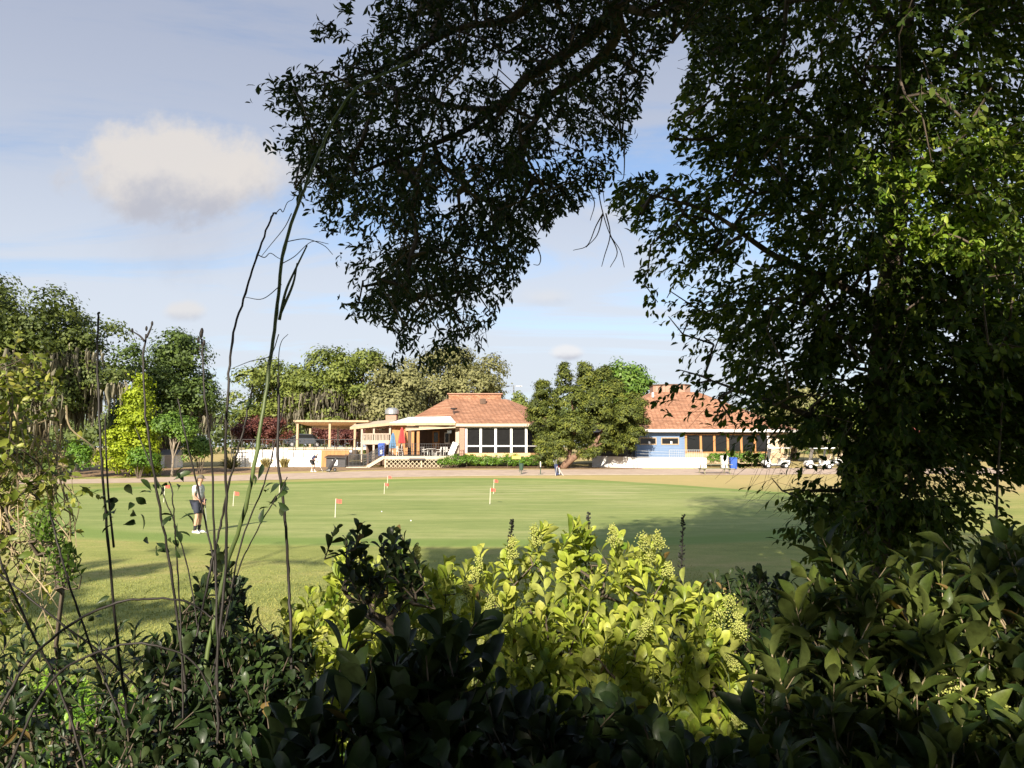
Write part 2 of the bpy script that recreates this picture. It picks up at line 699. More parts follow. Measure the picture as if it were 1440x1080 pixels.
pl = comb(math_n(nt, 'MULTIPLY', cx, .5), cy, 5.3)
streak = wnoise(pl, .95, 10, .62, .9)
broad = wnoise(comb(cx, cy, 9.0), .34, 4, .5)
cir = math_n(nt, 'ADD', math_n(nt, 'MULTIPLY', streak, .72), math_n(nt, 'MULTIPLY', broad, .34))
low = sstep(.40, .02, dz)                       # thicker veil towards the horizon
cirf = sstep(.43, .575, math_n(nt, 'ADD', cir, math_n(nt, 'MULTIPLY', low, .02)))
cirf = math_n(nt, 'ADD', math_n(nt, 'MULTIPLY', cirf, .68), .17)
skyc = mixc(nt, 1.0, sky.outputs[0], (1.04, 1.10, 1.20), 'MULTIPLY')
veil = mixc(nt, sstep(.05, .55, dz), (.78 * CL, .82 * CL, .89 * CL), (.46 * CL, .50 * CL, .62 * CL))
c1 = mixc(nt, cirf, skyc, veil)
hz = math_n(nt, 'MULTIPLY', sstep(.34, .0, dz), .66)
c1 = mixc(nt, hz, c1, (.71 * CL, .765 * CL, .85 * CL))

fy = math_n(nt, 'MAXIMUM', dy, .02)
ta = math_n(nt, 'DIVIDE', dx, fy)
tb = math_n(nt, 'DIVIDE', dz, fy)
front = sstep(.05, .2, dy)
puff = wnoise(comb(ta, tb, .7), 9.0, 9, .62)
puff2 = wnoise(comb(ta, tb, 4.7), 22.0, 6, .6)


def cumulus(col, px, py, rx, ry, amt, soft=.55, warm=(.84, .79, .745), shade=(.50, .52, .60)):
    a0 = W(px, py, 1.0)
    u = math_n(nt, 'DIVIDE', math_n(nt, 'SUBTRACT', ta, float(a0[0])), rx / F)
    v = math_n(nt, 'DIVIDE', math_n(nt, 'SUBTRACT', tb, float(a0[2] - EYE)), ry / F)
    vb = math_n(nt, 'MULTIPLY', v, 1.0)
    d = math_n(nt, 'SQRT', math_n(nt, 'ADD', math_n(nt, 'MULTIPLY', u, u), math_n(nt, 'MULTIPLY', vb, vb)))
    wob = math_n(nt, 'ADD', math_n(nt, 'MULTIPLY', math_n(nt, 'SUBTRACT', puff, .5), 1.5), math_n(nt, 'MULTIPLY', math_n(nt, 'SUBTRACT', puff2, .5), .5))
    d = math_n(nt, 'ADD', d, wob)
    mk = sstep(1.0 + soft * .25, 1.0 - soft, d)
    mk = math_n(nt, 'MULTIPLY', math_n(nt, 'MULTIPLY', mk, front), amt)
    lit = sstep(-1.0, .15, math_n(nt, 'ADD', v, math_n(nt, 'MULTIPLY', math_n(nt, 'SUBTRACT', puff2, .5), 1.8)))
    cc = mixc(nt, lit, tuple(x * CL for x in shade), tuple(x * CL for x in warm))
    return mixc(nt, mk, col, cc)


c1 = cumulus(c1, 250, 330, 130, 75, .42, 1.0, (.60, .62, .70), (.50, .52, .60))
c1 = cumulus(c1, 345, 250, 95, 45, .6, .8)
c1 = cumulus(c1, 240, 238, 178, 74, .93, .36, (.79, .745, .71), (.52, .53, .60))
c1 = cumulus(c1, 258, 437, 32, 16, .6, .6)
c1 = cumulus(c1, 797, 495, 25, 11, .9, .5, (.88, .88, .90))
c1 = cumulus(c1, 770, 418, 40, 15, .35, .9)
c1 = cumulus(c1, 865, 300, 50, 24, .5, .9)
nt.links.new(c1, bg.inputs[0])

sl = bpy.data.lights.new('sun', 'SUN')
sl.energy = 5.0
sl.angle = R(.53)
sl.color = (1.0, .90, .75)
so = bpy.data.objects.new('sun', sl)
so.rotation_euler = Vector(LD).to_track_quat('-Z', 'Y').to_euler()
so.location = (-5, -20, 30)
COL.objects.link(so)

vs = SC.view_settings
vs.view_transform = 'Standard'
vs.look = 'None'
vs.exposure = EXPOSURE
vs.gamma = 1.0
SC.cycles.use_denoising = True
SC.cycles.max_bounces = 7
SC.cycles.diffuse_bounces = 3
SC.cycles.glossy_bounces = 2
SC.cycles.transmission_bounces = 4
SC.cycles.caustics_reflective = False
SC.cycles.caustics_refractive = False
SC.cycles.sample_clamp_indirect = 4.0


# ------------------------------------------------------------------ ground
def sheet(name, xs, ys, dz, m, mask=None):
    X, Y = np.meshgrid(xs, ys)
    V = np.stack((X, Y, H(X, Y) + dz), -1).reshape(-1, 3)
    nx, ny = len(xs), len(ys)
    i = (np.arange(ny - 1)[:, None] * nx + np.arange(nx - 1)[None]).ravel()
    FA = np.stack((i, i + 1, i + nx + 1, i + nx), -1)
    o = raw(name, V, FA, m, smooth=True)
    return tag(o, kind='structure')


def turf(name, cols, grain=1.0):
    m, nt, p, out = nodes(name)
    tc = N(nt, 'ShaderNodeTexCoord')
    o = tc.outputs['Object']
    mp = N(nt, 'ShaderNodeMapping')
    mp.inputs['Scale'].default_value = (.55, 1.0, 1)
    nt.links.new(o, mp.inputs[0])
    a = N(nt, 'ShaderNodeTexNoise', i_Scale=.16, i_Detail=5.0, i_Roughness=.6)
    b = N(nt, 'ShaderNodeTexNoise', i_Scale=1.6, i_Detail=5.0, i_Roughness=.7)
    g = N(nt, 'ShaderNodeTexNoise', i_Scale=38.0, i_Detail=3.0, i_Roughness=.7)
    for n in (a, b, g):
        nt.links.new(mp.outputs[0], n.inputs['Vector'])
    v = math_n(nt, 'ADD', math_n(nt, 'MULTIPLY', a.outputs[0], .62), math_n(nt, 'MULTIPLY', b.outputs[0], .38))
    r = ramp(nt, v, cols)
    gg = ramp(nt, g.outputs[0], [(.25, .62), (.75, 1.32)])
    col = mixc(nt, grain, r.outputs[0], gg.outputs[0], 'MULTIPLY')
    nt.links.new(col, p.inputs['Base Color'])
    p.inputs['Roughness'].default_value = .95
    p.inputs['Specular IOR Level'].default_value = .15
    bn = N(nt, 'ShaderNodeBump', i_Strength=.6, i_Distance=.03)
    nt.links.new(g.outputs[0], bn.inputs['Height'])
    nt.links.new(bn.outputs[0], p.inputs['Normal'])
    return m, nt, p, col


M['lawn'], nt, p, colL = turf('lawn', [(.34, (.20, .235, .058)), (.50, (.31, .33, .095)), (.66, (.50, .395, .16))], .9)
tcl = N(nt, 'ShaderNodeTexCoord')
spl = N(nt, 'ShaderNodeSeparateXYZ')
nt.links.new(tcl.outputs['Object'], spl.inputs[0])
nzl = N(nt, 'ShaderNodeTexNoise', i_Scale=.25, i_Detail=5.0, i_Roughness=.65)
nt.links.new(tcl.outputs['Object'], nzl.inputs['Vector'])
# the dry strip beyond the green, and the dry corner on its right
dry = math_n(nt, 'ADD', spl.outputs[1], math_n(nt, 'MULTIPLY', spl.outputs[0], .35))
dry = math_n(nt, 'ADD', dry, math_n(nt, 'MULTIPLY', math_n(nt, 'SUBTRACT', nzl.outputs[0], .5), 14.0))
dm = nt.nodes.new('ShaderNodeMapRange')
dm.interpolation_type = 'SMOOTHSTEP'
nt.links.new(dry, dm.inputs[0])
dm.inputs[1].default_value = 42.0
dm.inputs[2].default_value = 62.0
gl2 = mixc(nt, math_n(nt, 'MULTIPLY', dm.outputs[0], .7), colL, (.52, .38, .18))
nt.links.new(gl2, p.inputs['Base Color'])
xs = np.concatenate((-np.geomspace(420, 46, 16), np.arange(-45, 45.1, .75), np.geomspace(46, 420, 16)))
ys = np.concatenate((np.arange(-30, -2, 2.0), np.arange(-2, 80, .6), np.geomspace(81, 900, 30)))
sheet('ground', xs, ys, 0.0, M['lawn'])

# putting green: rings from the middle to the outline; 'edge' marks the longer collar turf
out_g = spline([(-8, 20.6), (-14, 22.5), (-19.5, 28), (-24, 37), (-26, 45), (-24, 51.5), (-17, 55.5), (-5, 59.3), (4, 58.6), (10, 54.5),
                (14, 49), (17.5, 41), (17.5, 32), (14, 25), (7, 21.3), (0, 20.2), (-8, 20.6)], 10)[:-1]
cen = np.array((-3.0, 39.0))
nr_ = 40
ns = len(out_g)
tt = (np.arange(nr_ + 1) / nr_) ** .75
G = cen + (out_g - cen)[None] * tt[:, None, None]
G[0] += (out_g - cen) * .002
V = np.concatenate((G, (H(G[..., 0], G[..., 1]) + (.014 - .05 * sm(.975, 1.0, tt))[:, None])[..., None]), -1).reshape(-1, 3)
i = (np.arange(nr_)[:, None] * ns + np.arange(ns)[None])
j = (np.arange(nr_)[:, None] * ns + (np.arange(ns)[None] + 1) % ns)
FA = np.stack((i, i + ns, j + ns, j), -1).reshape(-1, 4)
mg, nt, p, col = turf('putting_turf', [(.30, (.20, .265, .078)), (.48, (.275, .325, .105)), (.60, (.35, .375, .14)), (.74, (.50, .48, .23))], .45)
ea = N(nt, 'ShaderNodeAttribute', attribute_name='edge')
wv = N(nt, 'ShaderNodeTexNoise', i_Scale=.5, i_Detail=3.0)
ed = math_n(nt, 'ADD', ea.outputs['Fac'], math_n(nt, 'MULTIPLY', math_n(nt, 'SUBTRACT', wv.outputs[0], .5), .12))
er = ramp(nt, ed, [(.86, 0), (.90, .85), (.955, .8), (.995, 0)])
sm_ = N(nt, 'ShaderNodeMapping')
sm_.inputs['Scale'].default_value = (.10, 1.1, 1)
tcs = N(nt, 'ShaderNodeTexCoord')
nt.links.new(tcs.outputs['Object'], sm_.inputs[0])
sn_ = N(nt, 'ShaderNodeTexNoise', i_Scale=1.0, i_Detail=7.0, i_Roughness=.72)
nt.links.new(sm_.outputs[0], sn_.inputs['Vector'])
sr_ = ramp(nt, sn_.outputs[0], [(.3, (.74, .80, .70)), (.7, (1.22, 1.16, 1.25))])
col = mixc(nt, 1.0, col, sr_.outputs[0], 'MULTIPLY')
col2 = mixc(nt, er.outputs[0], col, (.19, .27, .065))
er2 = ramp(nt, ed, [(.955, 0), (1.0, .75)])
col3 = mixc(nt, er2.outputs[0], col2, (.32, .31, .095))
tcg = N(nt, 'ShaderNodeTexCoord')
# worn pale streaks on the far right of the green, as the grass itself is there
wm = N(nt, 'ShaderNodeMapping')
wm.inputs['Scale'].default_value = (.16, .75, 1)
nt.links.new(tcg.outputs['Object'], wm.inputs[0])
wn = N(nt, 'ShaderNodeTexNoise', i_Scale=1.0, i_Detail=5.0, i_Roughness=.7)
nt.links.new(wm.outputs[0], wn.inputs['Vector'])
vd = N(nt, 'ShaderNodeVectorMath', operation='SUBTRACT')
nt.links.new(tcg.outputs['Object'], vd.inputs[0])
vd.inputs[1].default_value = (3.5, 45.0, 0)
vl = N(nt, 'ShaderNodeVectorMath', operation='LENGTH')
nt.links.new(vd.outputs[0], vl.inputs[0])
wr = ramp(nt, math_n(nt, 'DIVIDE', vl.outputs['Value'], 14.0), [(.2, 1), (1.0, 0)])
wk = ramp(nt, wn.outputs[0], [(.48, 0), (.62, 1)])
col4 = mixc(nt, math_n(nt, 'MULTIPLY', math_n(nt, 'MULTIPLY', wr.outputs[0], wk.outputs[0]), .75), col3, (.50, .46, .24))
nt.links.new(col4, p.inputs['Base Color'])
go = raw('putting_green', V, FA, mg, None, {'edge': np.repeat((tt[:-1] + tt[1:]) / 2, ns)}, True)
# 'edge' per vertex so that it blends
go.data.attributes.remove(go.data.attributes['edge'])
ea_ = go.data.attributes.new('edge', 'FLOAT', 'POINT')
ea_.data.foreach_set('value', np.repeat(tt, ns).astype(np.float32))
tag(go, kind='structure')


def strip(name, ctr, half, dz, m, n=10, cross=7):
    c = spline(ctr, n)
    hw = np.interp(np.linspace(0, 1, len(c)), np.linspace(0, 1, len(half)), half)
    d = np.gradient(c, axis=0)
    nn = unit(np.stack((-d[:, 1], d[:, 0]), -1))
    u = np.linspace(-1, 1, cross)
    jit = np.ones((len(c), cross))
    jit[:, 0] += rng.normal(size=len(c)) * .03
    jit[:, -1] += rng.normal(size=len(c)) * .03
    P = c[:, None] + nn[:, None] * (u[None] * hw[:, None] * jit)[..., None]
    V = np.concatenate((P, (H(P[..., 0], P[..., 1]) + dz)[..., None]), -1).reshape(-1, 3)
    a = (np.arange(len(c) - 1)[:, None] * cross + np.arange(cross - 1)[None]).ravel()
    return tag(raw(name, V, np.stack((a, a + cross, a + cross + 1, a + 1), -1), m, smooth=True), kind='structure')


M['path'] = plain('path', (.46, .34, .255), .9, .14, 1.2, .2, c2=(.54, .42, .32))
M['mulch'] = plain('mulch', (.26, .15, .075), .95, .45, 3.0, .6, c2=(.40, .26, .13))
M['edge_sand'] = plain('edge_sand', (.62, .52, .36), .95, .2, 2.0)
strip('planting_bed', [(-70, 64), (-34, 65.5), (-18, 70.5), (-4, 73), (6, 72.5), (12, 72)], [6.0, 5.5, 4.5, 3.6, 3.5, 3], .006, M['mulch'])
strip('cart_path', [(-80, 50), (-45, 53.5), (-27, 57), (-10, 63), (4, 65), (18, 65.5), (32, 67), (70, 66)], [1.8, 2.0, 2.4, 3.4, 3.3, 3.7, 4.2, 4.2], .014, M['path'])
strip('path_edge', [(-10, 59.7), (-4, 60.8), (4, 61.7), (11, 61.9), (18, 61.8)], [.08, .25, .3, .3, .05], .02, M['edge_sand'])


# ------------------------------------------------------------------ far trees
def crown(c, rad, lobes, clumps, per, clump_r, leaf, m, parent, name='crown', shell=.72, low=-.55, flat=.65, seed=None, tmpl=T_LO, aspect=.62, lobe_r=(.32, .55), lobe_list=None):
    """uneven crown: lobes round a centre, clumps of leaf faces on the lobes"""
    rs = np.random.default_rng(seed or rng.integers(1 << 30))
    c = np.array(c, float)
    rad = np.array(rad, float)
    if lobe_list is None:
        lobe_list = []
        for i in range(lobes):
            while True:
                u = rs.uniform(-1, 1, 3)
                if np.linalg.norm(u) < 1 and u[2] > low:
                    break
            lr = rs.uniform(*lobe_r)
            q = u * (1 - lr * .75)
            lobe_list.append((c + q * rad, rad * lr * rs.uniform(.8, 1.2, 3)))
    P = np.array([l[0] for l in lobe_list])
    Q = np.array([l[1] for l in lobe_list])
    w = (Q.prod(1)) ** (2 / 3)
    k = rs.choice(len(P), clumps, p=w / w.sum())
    u = rdir(clumps, rs)
    fl = u[:, 2] < -.35
    u[fl, 2] *= -1
    rr = shell + (1.02 - shell) * rs.random(clumps) ** .6
    cc = P[k] + u * Q[k] * rr[:, None]
    dirs = unit(u / Q[k] * Q[k].mean(1, keepdims=True))
    tint = np.clip(rs.normal(.5, .28, clumps), 0, 1)
    kk = np.repeat(np.arange(clumps), per)
    n = len(kk)
    g = rs.normal(size=(n, 3)) * np.array((1, 1, flat)) * clump_r
    pos = cc[kk] + g
    nr = dirs[kk] * .9 + unit(g + 1e-6) * .7 + rdir(n, rs) * .55 + np.array((0, 0, .25))
    d = np.cross(nr, rdir(n, rs))
    sc = rs.uniform(.6, 1.35, n) * leaf
    lv = Leaves(tmpl)
    lv.add(pos, d, nr, sc, sc * aspect, tint[kk])
    return lv.build(name, m, parent), lobe_list


def trunk_mb(base, lean_to, r, limbs, top=.75, n=10):
    mb = MB()
    b = np.array(base, float)
    t = np.array(lean_to, float)
    pts, rad = [], []
    for i in range(7):
        s = i / 6
        q = b + (t - b) * s + np.array((math.sin(s * 5 + b[0]) * r * .5, 0, 0)) * (s * (1 - s) * 2)
        pts.append(q)
        rad.append(r * (1.35 if i == 0 else 1.0 - .45 * s))
    pts[0] = pts[0] - np.array((0, 0, .15))
    mb.tube(pts, rad, n)
    for L in limbs:
        L = np.array(L, float)
        s = random.uniform(.45, .95)
        a = b + (t - b) * s
        mid = a + (L - a) * .5 + np.array((0, 0, np.linalg.norm(L - a) * .12))
        mb.tube([a, a + (mid - a) * .5, mid, mid + (L - mid) * .5 + np.array((0, 0, .1)), L], [r * .5, r * .42, r * .32, r * .22, r * .1], 7)
    return mb


def far_tree(name, label, cat, c, rad, base, m, bark='bark', lobes=14, clumps=300, per=46, clump_r=.6, leaf=.34, tr=.4, group=None, moss=0, low=-.5, seed=None, moss_len=(.8, 2.4), **kw):
    b = np.array((base[0], base[1], Hf(base[0], base[1])))
    root = empty(name, tuple(b), 0, label, cat, group)
    c = np.array(c, float)
    o, ll = crown(c - b, rad, lobes, clumps, per, clump_r, leaf, m, root, low=low, seed=seed, **kw)
    ends = [l[0] for l in ll][:9]
    top = (c - b) * np.array((.6, .6, .75))
    trunk_mb((0, 0, 0), top, tr, ends).build('trunk', M[bark], root, True)
    if moss:
        rs = np.random.default_rng((seed or 1) + 77)
        P = np.array([l[0] for l in ll])
        Q = np.array([l[1] for l in ll])
        k = rs.integers(len(P), size=moss)
        u = rdir(moss, rs)
        u[:, 2] = -np.abs(u[:, 2]) * .8
        lowk = np.where(P[:, 2] < np.quantile(P[:, 2], .6))[0]
        k = lowk[rs.integers(len(lowk), size=moss)]
        u[:, 1] -= .35
        cc = P[k] + unit(u) * Q[k] * rs.uniform(.6, 1.0, (moss, 1))
        kk = np.repeat(np.arange(moss), 14)
        n = len(kk)
        pos = cc[kk] + rs.normal(size=(n, 3)) * np.array((.34, .34, .24))
        L = (rs.uniform(*moss_len, moss)[kk]) * rs.uniform(.25, 1.15, n)
        L = np.minimum(L, np.maximum(pos[:, 2] - 1.6, .2))
        d = np.array((0, 0, -1.0)) + rs.normal(size=(n, 3)) * .06
        nr = rs.normal(size=(n, 3)) * np.array((1, 1, .1)) + np.array((0, -.8, .1))
        lv = Leaves(T_STRIP)
        lv.add(pos, d, nr, L, rs.uniform(.05, .12, n), rs.random(moss)[kk])
        tag(lv.build('spanish_moss', M['moss'], root), kind='stuff')
    return root


def ctr(px, py, Y):
    return W(px, py, Y)


def pxr(n, Y):
    return n / F * Y


# big mossy live oak on the left
Y = 62
far_tree('live_oak', 'massive live oak on the far left, grey moss hanging under its broad crown', 'tree',
         ctr(20, 500, Y), (pxr(172, Y), 6.0, pxr(122, Y)), (XP(64, Y), Y), M['live_oak'], lobes=44, clumps=1150, per=46, clump_r=.46, leaf=.30, tr=.85,
         moss=230, seed=11, group='mossy live oaks on the left', low=-.75, lobe_r=(.2, .37))
Y = 74
far_tree('live_oak', 'dark green live oak between the massive mossy oak and the white wall', 'tree',
         ctr(228, 562, Y), (pxr(84, Y), 5.0, pxr(100, Y)), (XP(225, Y), Y), M['live_oak_b'], lobes=32, clumps=620, per=46, clump_r=.42, leaf=.32, tr=.6,
         moss=60, seed=12, group='mossy live oaks on the left', low=-.9, lobe_r=(.18, .38))
# bright yellow-green conical tree
Y = 60.5
b = (XP(185, Y), Y)
ll = []
for i in range(34):
    t = i / 33
    zc = .5 + 7.3 * t
    rr = (2.35 * (1 - t) ** .85 + .30) * (.8 if t < .06 else 1) * random.uniform(.72, 1.18)
    a = i * 2.4
    ll.append((np.array((math.cos(a) * rr * .55 + .55 * t, math.sin(a) * rr * .55, zc)), np.array((rr * .48, rr * .48, .55))))
root = empty('young_cypress', (b[0], b[1], Hf(*b)), 0, 'bright yellow-green conical young tree in front of the live oaks', 'tree')
crown((0, 0, 3), (2, 2, 3), 0, 330, 44, .26, .22, M['cypress'], root, seed=21, lobe_list=ll)
trunk_mb((0, 0, 0), (.4, 0, 7.2), .14, []).build('trunk', M['bark'], root, True)
Y = 60
far_tree('small_tree', 'small rounded tree with forked pale trunk right of the bright conical tree', 'tree', ctr(246, 605, Y), (pxr(31, Y), 1.6, pxr(30, Y)),
         (XP(243, Y), Y), M['bush_green'], 'bark_pale', lobes=12, clumps=150, per=44, clump_r=.24, leaf=.20, tr=.10, seed=22)


def bush(name, label, cat, px, py, rx, ry, Y, m, clumps=70, per=40, clump_r=.2, leaf=.18, seed=1, group=None, depth=None, lobes=9):
    c = ctr(px, py, Y)
    b = np.array((c[0], Y, Hf(c[0], Y)))
    root = empty(name, tuple(b), 0, label, cat, group)
    crown(c - b, (pxr(rx, Y), depth or pxr(rx, Y) * .8, pxr(ry, Y)), lobes, clumps, per, clump_r, leaf, m, root, 'foliage', seed=seed, low=-.9, shell=.5)
    mb = MB()
    for k in range(4):
        a = k * 1.6
        mb.tube([(math.cos(a) * .08, math.sin(a) * .08, -.05), (math.cos(a) * .3, math.sin(a) * .3, pxr(ry, Y) * .7), (math.cos(a) * .5, math.sin(a) * .5, pxr(ry, Y) * 1.3)], [.05, .035, .015], 6)
    mb.build('stem', M['bark'], root)
    return root


bush('leafy_shrub', 'low light green shrub at the left foot of the bright conical tree', 'shrub', 108, 647, 24, 24, 59, M['hedge_green'], 90, seed=31)
bush('leafy_shrub', 'rounded green shrub under the right side of the bright conical tree', 'shrub', 196, 648, 22, 20, 58.5, M['hedge_green'], 90, seed=32)
bush('leafy_shrub', 'dark green shrub below the small rounded tree with pale trunk', 'shrub', 282, 640, 24, 27, 63, M['bush_green'], 90, seed=33)
bush('dark_shrub', 'dark shaded shrub beneath the moss of the massive oak', 'shrub', 52, 650, 44, 28, 60, M['live_oak_b'], 120, seed=34)

# red-leaved hedges beside and behind the open shelter
bush('maroon_shrub', 'maroon leaved hedge left of the open flat-roofed shelter', 'hedge', 366, 608, 48, 24, 82, M['maroon'], 230, 40, .28, .22, seed=35, lobes=22, depth=1.6, group='maroon hedges by the shelter')
bush('maroon_shrub', 'maroon leaved hedge seen under the roof of the open shelter', 'hedge', 482, 613, 58, 21, 98, M['maroon'], 200, 40, .32, .26, seed=36, lobes=22, depth=1.6, group='maroon hedges by the shelter')

GB = 'tall oaks behind the clubhouse'
Y = 112
far_tree('oak', 'bright green oak behind the left end of the open shelter', 'tree', ctr(385, 568, Y), (pxr(66, Y), 5, pxr(64, Y)), (XP(385, Y), Y), M['fresh_oak'], lobes=26, clumps=330, clump_r=.55, leaf=.44, tr=.4, seed=41, group=GB, low=-.9, moss=60, lobe_r=(.18, .38))
far_tree('oak', 'tallest pale green oak with mossy limbs rising behind the open shelter', 'tree', ctr(478, 556, 108), (pxr(84, Y), 6, pxr(74, Y)), (XP(500, 108), 108), M['fresh_oak'], lobes=38, clumps=480, clump_r=.55, leaf=.44, tr=.55, moss=150, seed=42, group=GB, low=-.8, lobe_r=(.15, .32))
far_tree('oak', 'broad greyish oak behind the orange roof of the porch building', 'tree', ctr(632, 560, 116), (pxr(102, 116), 7, pxr(78, 116)), (XP(600, 116), 116), M['grey_oak'], lobes=44, clumps=560, clump_r=.55, leaf=.42, tr=.6, moss=120, seed=43, group=GB, low=-.8, lobe_r=(.15, .30))
far_tree('oak', 'low dark oak behind the brick chimney with metal fan', 'tree', ctr(558, 570, 104), (pxr(60, 104), 4, pxr(64, 104)), (XP(548, 104), 104), M['grey_oak'], lobes=16, clumps=300, clump_r=.6, leaf=.46, tr=.4, moss=60, seed=44, group=GB, low=-.8)
bush('pale_shrub', 'pale feathery shrub behind the right end of the porch building roof', 'shrub', 728, 573, 17, 27, 104, M['fresh_oak'], 80, 34, .3, .3, seed=45)
far_tree('oak', 'fresh green tree showing above the right side of the cedar', 'tree', ctr(878, 560, 98), (pxr(42, 98), 4, pxr(58, 98)), (XP(880, 98), 98), M['bush_green'], lobes=16, clumps=300, clump_r=.5, leaf=.4, tr=.4, seed=46, low=-.9)
GR = 'oaks beyond the golf carts'
for k, (px, py, rx, ry, Y, mm, lb) in enumerate([
        (1115, 590, 66, 48, 100, 'grey_oak', 'golden green oak behind the right end of the blue building'),
        (1190, 605, 60, 46, 92, 'fresh_oak', 'fresh green mossy oak behind the golf carts'),
        (1290, 575, 90, 70, 104, 'live_oak', 'dark green oak seen through the big shaded tree on the right'),
        (1420, 585, 80, 66, 96, 'live_oak_b', 'green oak at the right edge behind the big shaded tree'),
        (1545, 575, 80, 70, 100, 'live_oak', 'green oak beyond the right edge of the lawn')]):
    far_tree('oak', lb, 'tree', ctr(px, py, Y), (pxr(rx, Y), 5, pxr(ry, Y)), (XP(px, Y), Y), M[mm], lobes=18, clumps=300, clump_r=.65, leaf=.46, tr=.45, moss=60, seed=50 + k, group=GR, low=-.9)
bush('pink_shrub', 'pink flowering shrub beyond the lawn glimpsed through the big shaded tree', 'shrub', 1283, 612, 14, 14, 82, M['pink_bloom'], 40, 30, .2, .2, seed=58)

# the wood beyond everything
rs = np.random.default_rng(60)
n = 2600
px = rs.uniform(-500, 1950, n)
Yw = rs.uniform(140, 190, n)
hw = 8.2 + 2.0 * n2(px * .006, Yw * 0 + 3)
cc = np.stack((np.array((px - 720) / F * Yw), Yw, H(0 * px, Yw) + rs.random(n) ** .6 * hw), -1)
kk = np.repeat(np.arange(n), 26)
g = rs.normal(size=(len(kk), 3)) * np.array((1.6, 1.6, 1.0))
lv = Leaves(T_LO)
nr = unit(g) + rdir(len(kk), rs) * .5 + np.array((0, -.5, .5))
lv.add(cc[kk] + g, np.cross(nr, rdir(len(kk), rs)), nr, rs.uniform(.6, 1.3, len(kk)), rs.uniform(.4, .8, len(kk)), rs.random(n)[kk])
tag(lv.build('woodland', M['wood_far']), kind='stuff')

# ------------------------------------------------------------------ cedar in front of the buildings
Y = 70.0
cb = np.array((XP(792, Y), Y, Hf(XP(792, Y), Y)))
root = empty('cedar', tuple(cb), 0, 'dense clumpy cedar with leaning trunk growing between the two buildings', 'tree')
ll = []
for (px, py, r, q) in [(768, 592, 24, 1), (798, 566, 30, 1), (826, 552, 26, 1), (852, 566, 34, 1), (882, 585, 27, 1), (842, 602, 32, 1), (806, 604, 30, 1), (770, 622, 22, 1.0),
                       (872, 612, 22, 1), (757, 606, 14, 1), (762, 568, 17, 1.2), (762, 549, 7, 1.9), (793, 538, 11, 2.0), (795, 524, 6, 2.2), (822, 524, 9, 1.8), (765, 551, 9, 1.8), (848, 527, 9, 1.4), (754, 577, 11, 1.4), (903, 575, 8, 1.4), (826, 533, 13, 1.3), (845, 535, 17, 1),
                       (866, 548, 18, 1), (893, 566, 14, 1.2), (900, 592, 12, 1.2), (826, 622, 18, .9), (780, 640, 18, .9), (852, 622, 16, .8), (895, 610, 13, .8), (764, 640, 12, 1), (838, 578, 34, 1), (772, 652, 12, .8), (786, 622, 24, 1), (812, 625, 20, .9), (870, 596, 32, 1), (880, 628, 16, .7), (845, 630, 14, .6), (757, 585, 20, 1), (862, 632, 16, .8), (885, 622, 16, .9), (838, 636, 14, .7), (824, 640, 10, .7)]:
    Yl = Y + random.uniform(-1.2, 1.6)
    r = r * (.80 if r > 13 else 1.0)
    ll.append((ctr(px, py, Yl) - cb, np.array((pxr(r, Y), pxr(r, Y), pxr(r, Y) * q))))
crown((0, 0, 0), (1, 1, 1), 0, 1500, 58, .19, .22, M['cedar'], root, seed=70, lobe_list=ll, flat=.55, shell=.76, aspect=.45)
mb = MB()


def rel(px, py, Yq):
    return ctr(px, py, Yq) - cb


mb.tube([rel(790, 659, Y), rel(797, 651, Y), rel(806, 644, Y), rel(818, 637, Y), rel(835, 627, Y), rel(850, 600, Y)], [.36, .33, .29, .26, .2, .1], 9)
mb.tube([rel(800, 650, Y), rel(800, 640, Y + .3), rel(803, 625, Y + .4), rel(810, 590, Y + .4), rel(800, 550, Y)], [.24, .22, .2, .15, .06], 8)
mb.tube([rel(812, 640, Y), rel(828, 634, Y - .3), rel(852, 620, Y - .2)], [.18, .14, .07], 7)
mb.build('trunk', M['bark_red'], root, True)

# long hedge in front of the screened porch, and the bushes by the blue building


def hedge(name, label, px0, px1, py0, Y, depth, m, seed, group=None):
    x0, x1 = XP(px0, Y), XP(px1, Y)
    zt = ZP(py0, Y)
    zb = Hf((x0 + x1) / 2, Y)
    root = empty(name, ((x0 + x1) / 2, Y, zb), 0, label, 'hedge', group)
    ll = []
    n = int((x1 - x0) / .45)
    for k in range(n):
        t = (k + .5) / n
        e = .75 + .25 * math.sin(math.pi * min(1, t * 5, (1 - t) * 5) / 2)
        hh = (zt - zb) * e * random.uniform(.86, 1.06)
        ll.append((np.array(((x1 - x0) * (t - .5), random.uniform(-.2, .2), hh * .52)), np.array((.5, depth * e, hh * .48))))
    crown((0, 0, 0), (1, 1, 1), 0, n * 14, 34, .13, .13, m, root, 'foliage', seed=seed, lobe_list=ll, shell=.8)
    mb = MB()
    for k in range(n // 2):
        x = (x1 - x0) * ((k + .5) / (n // 2) - .5)
        mb.tube([(x, 0, -.05), (x + .05, .05, (zt - zb) * .7)], [.03, .015], 5)
    tag(mb.build('stem', M['bark'], root), kind='stuff')
    return root


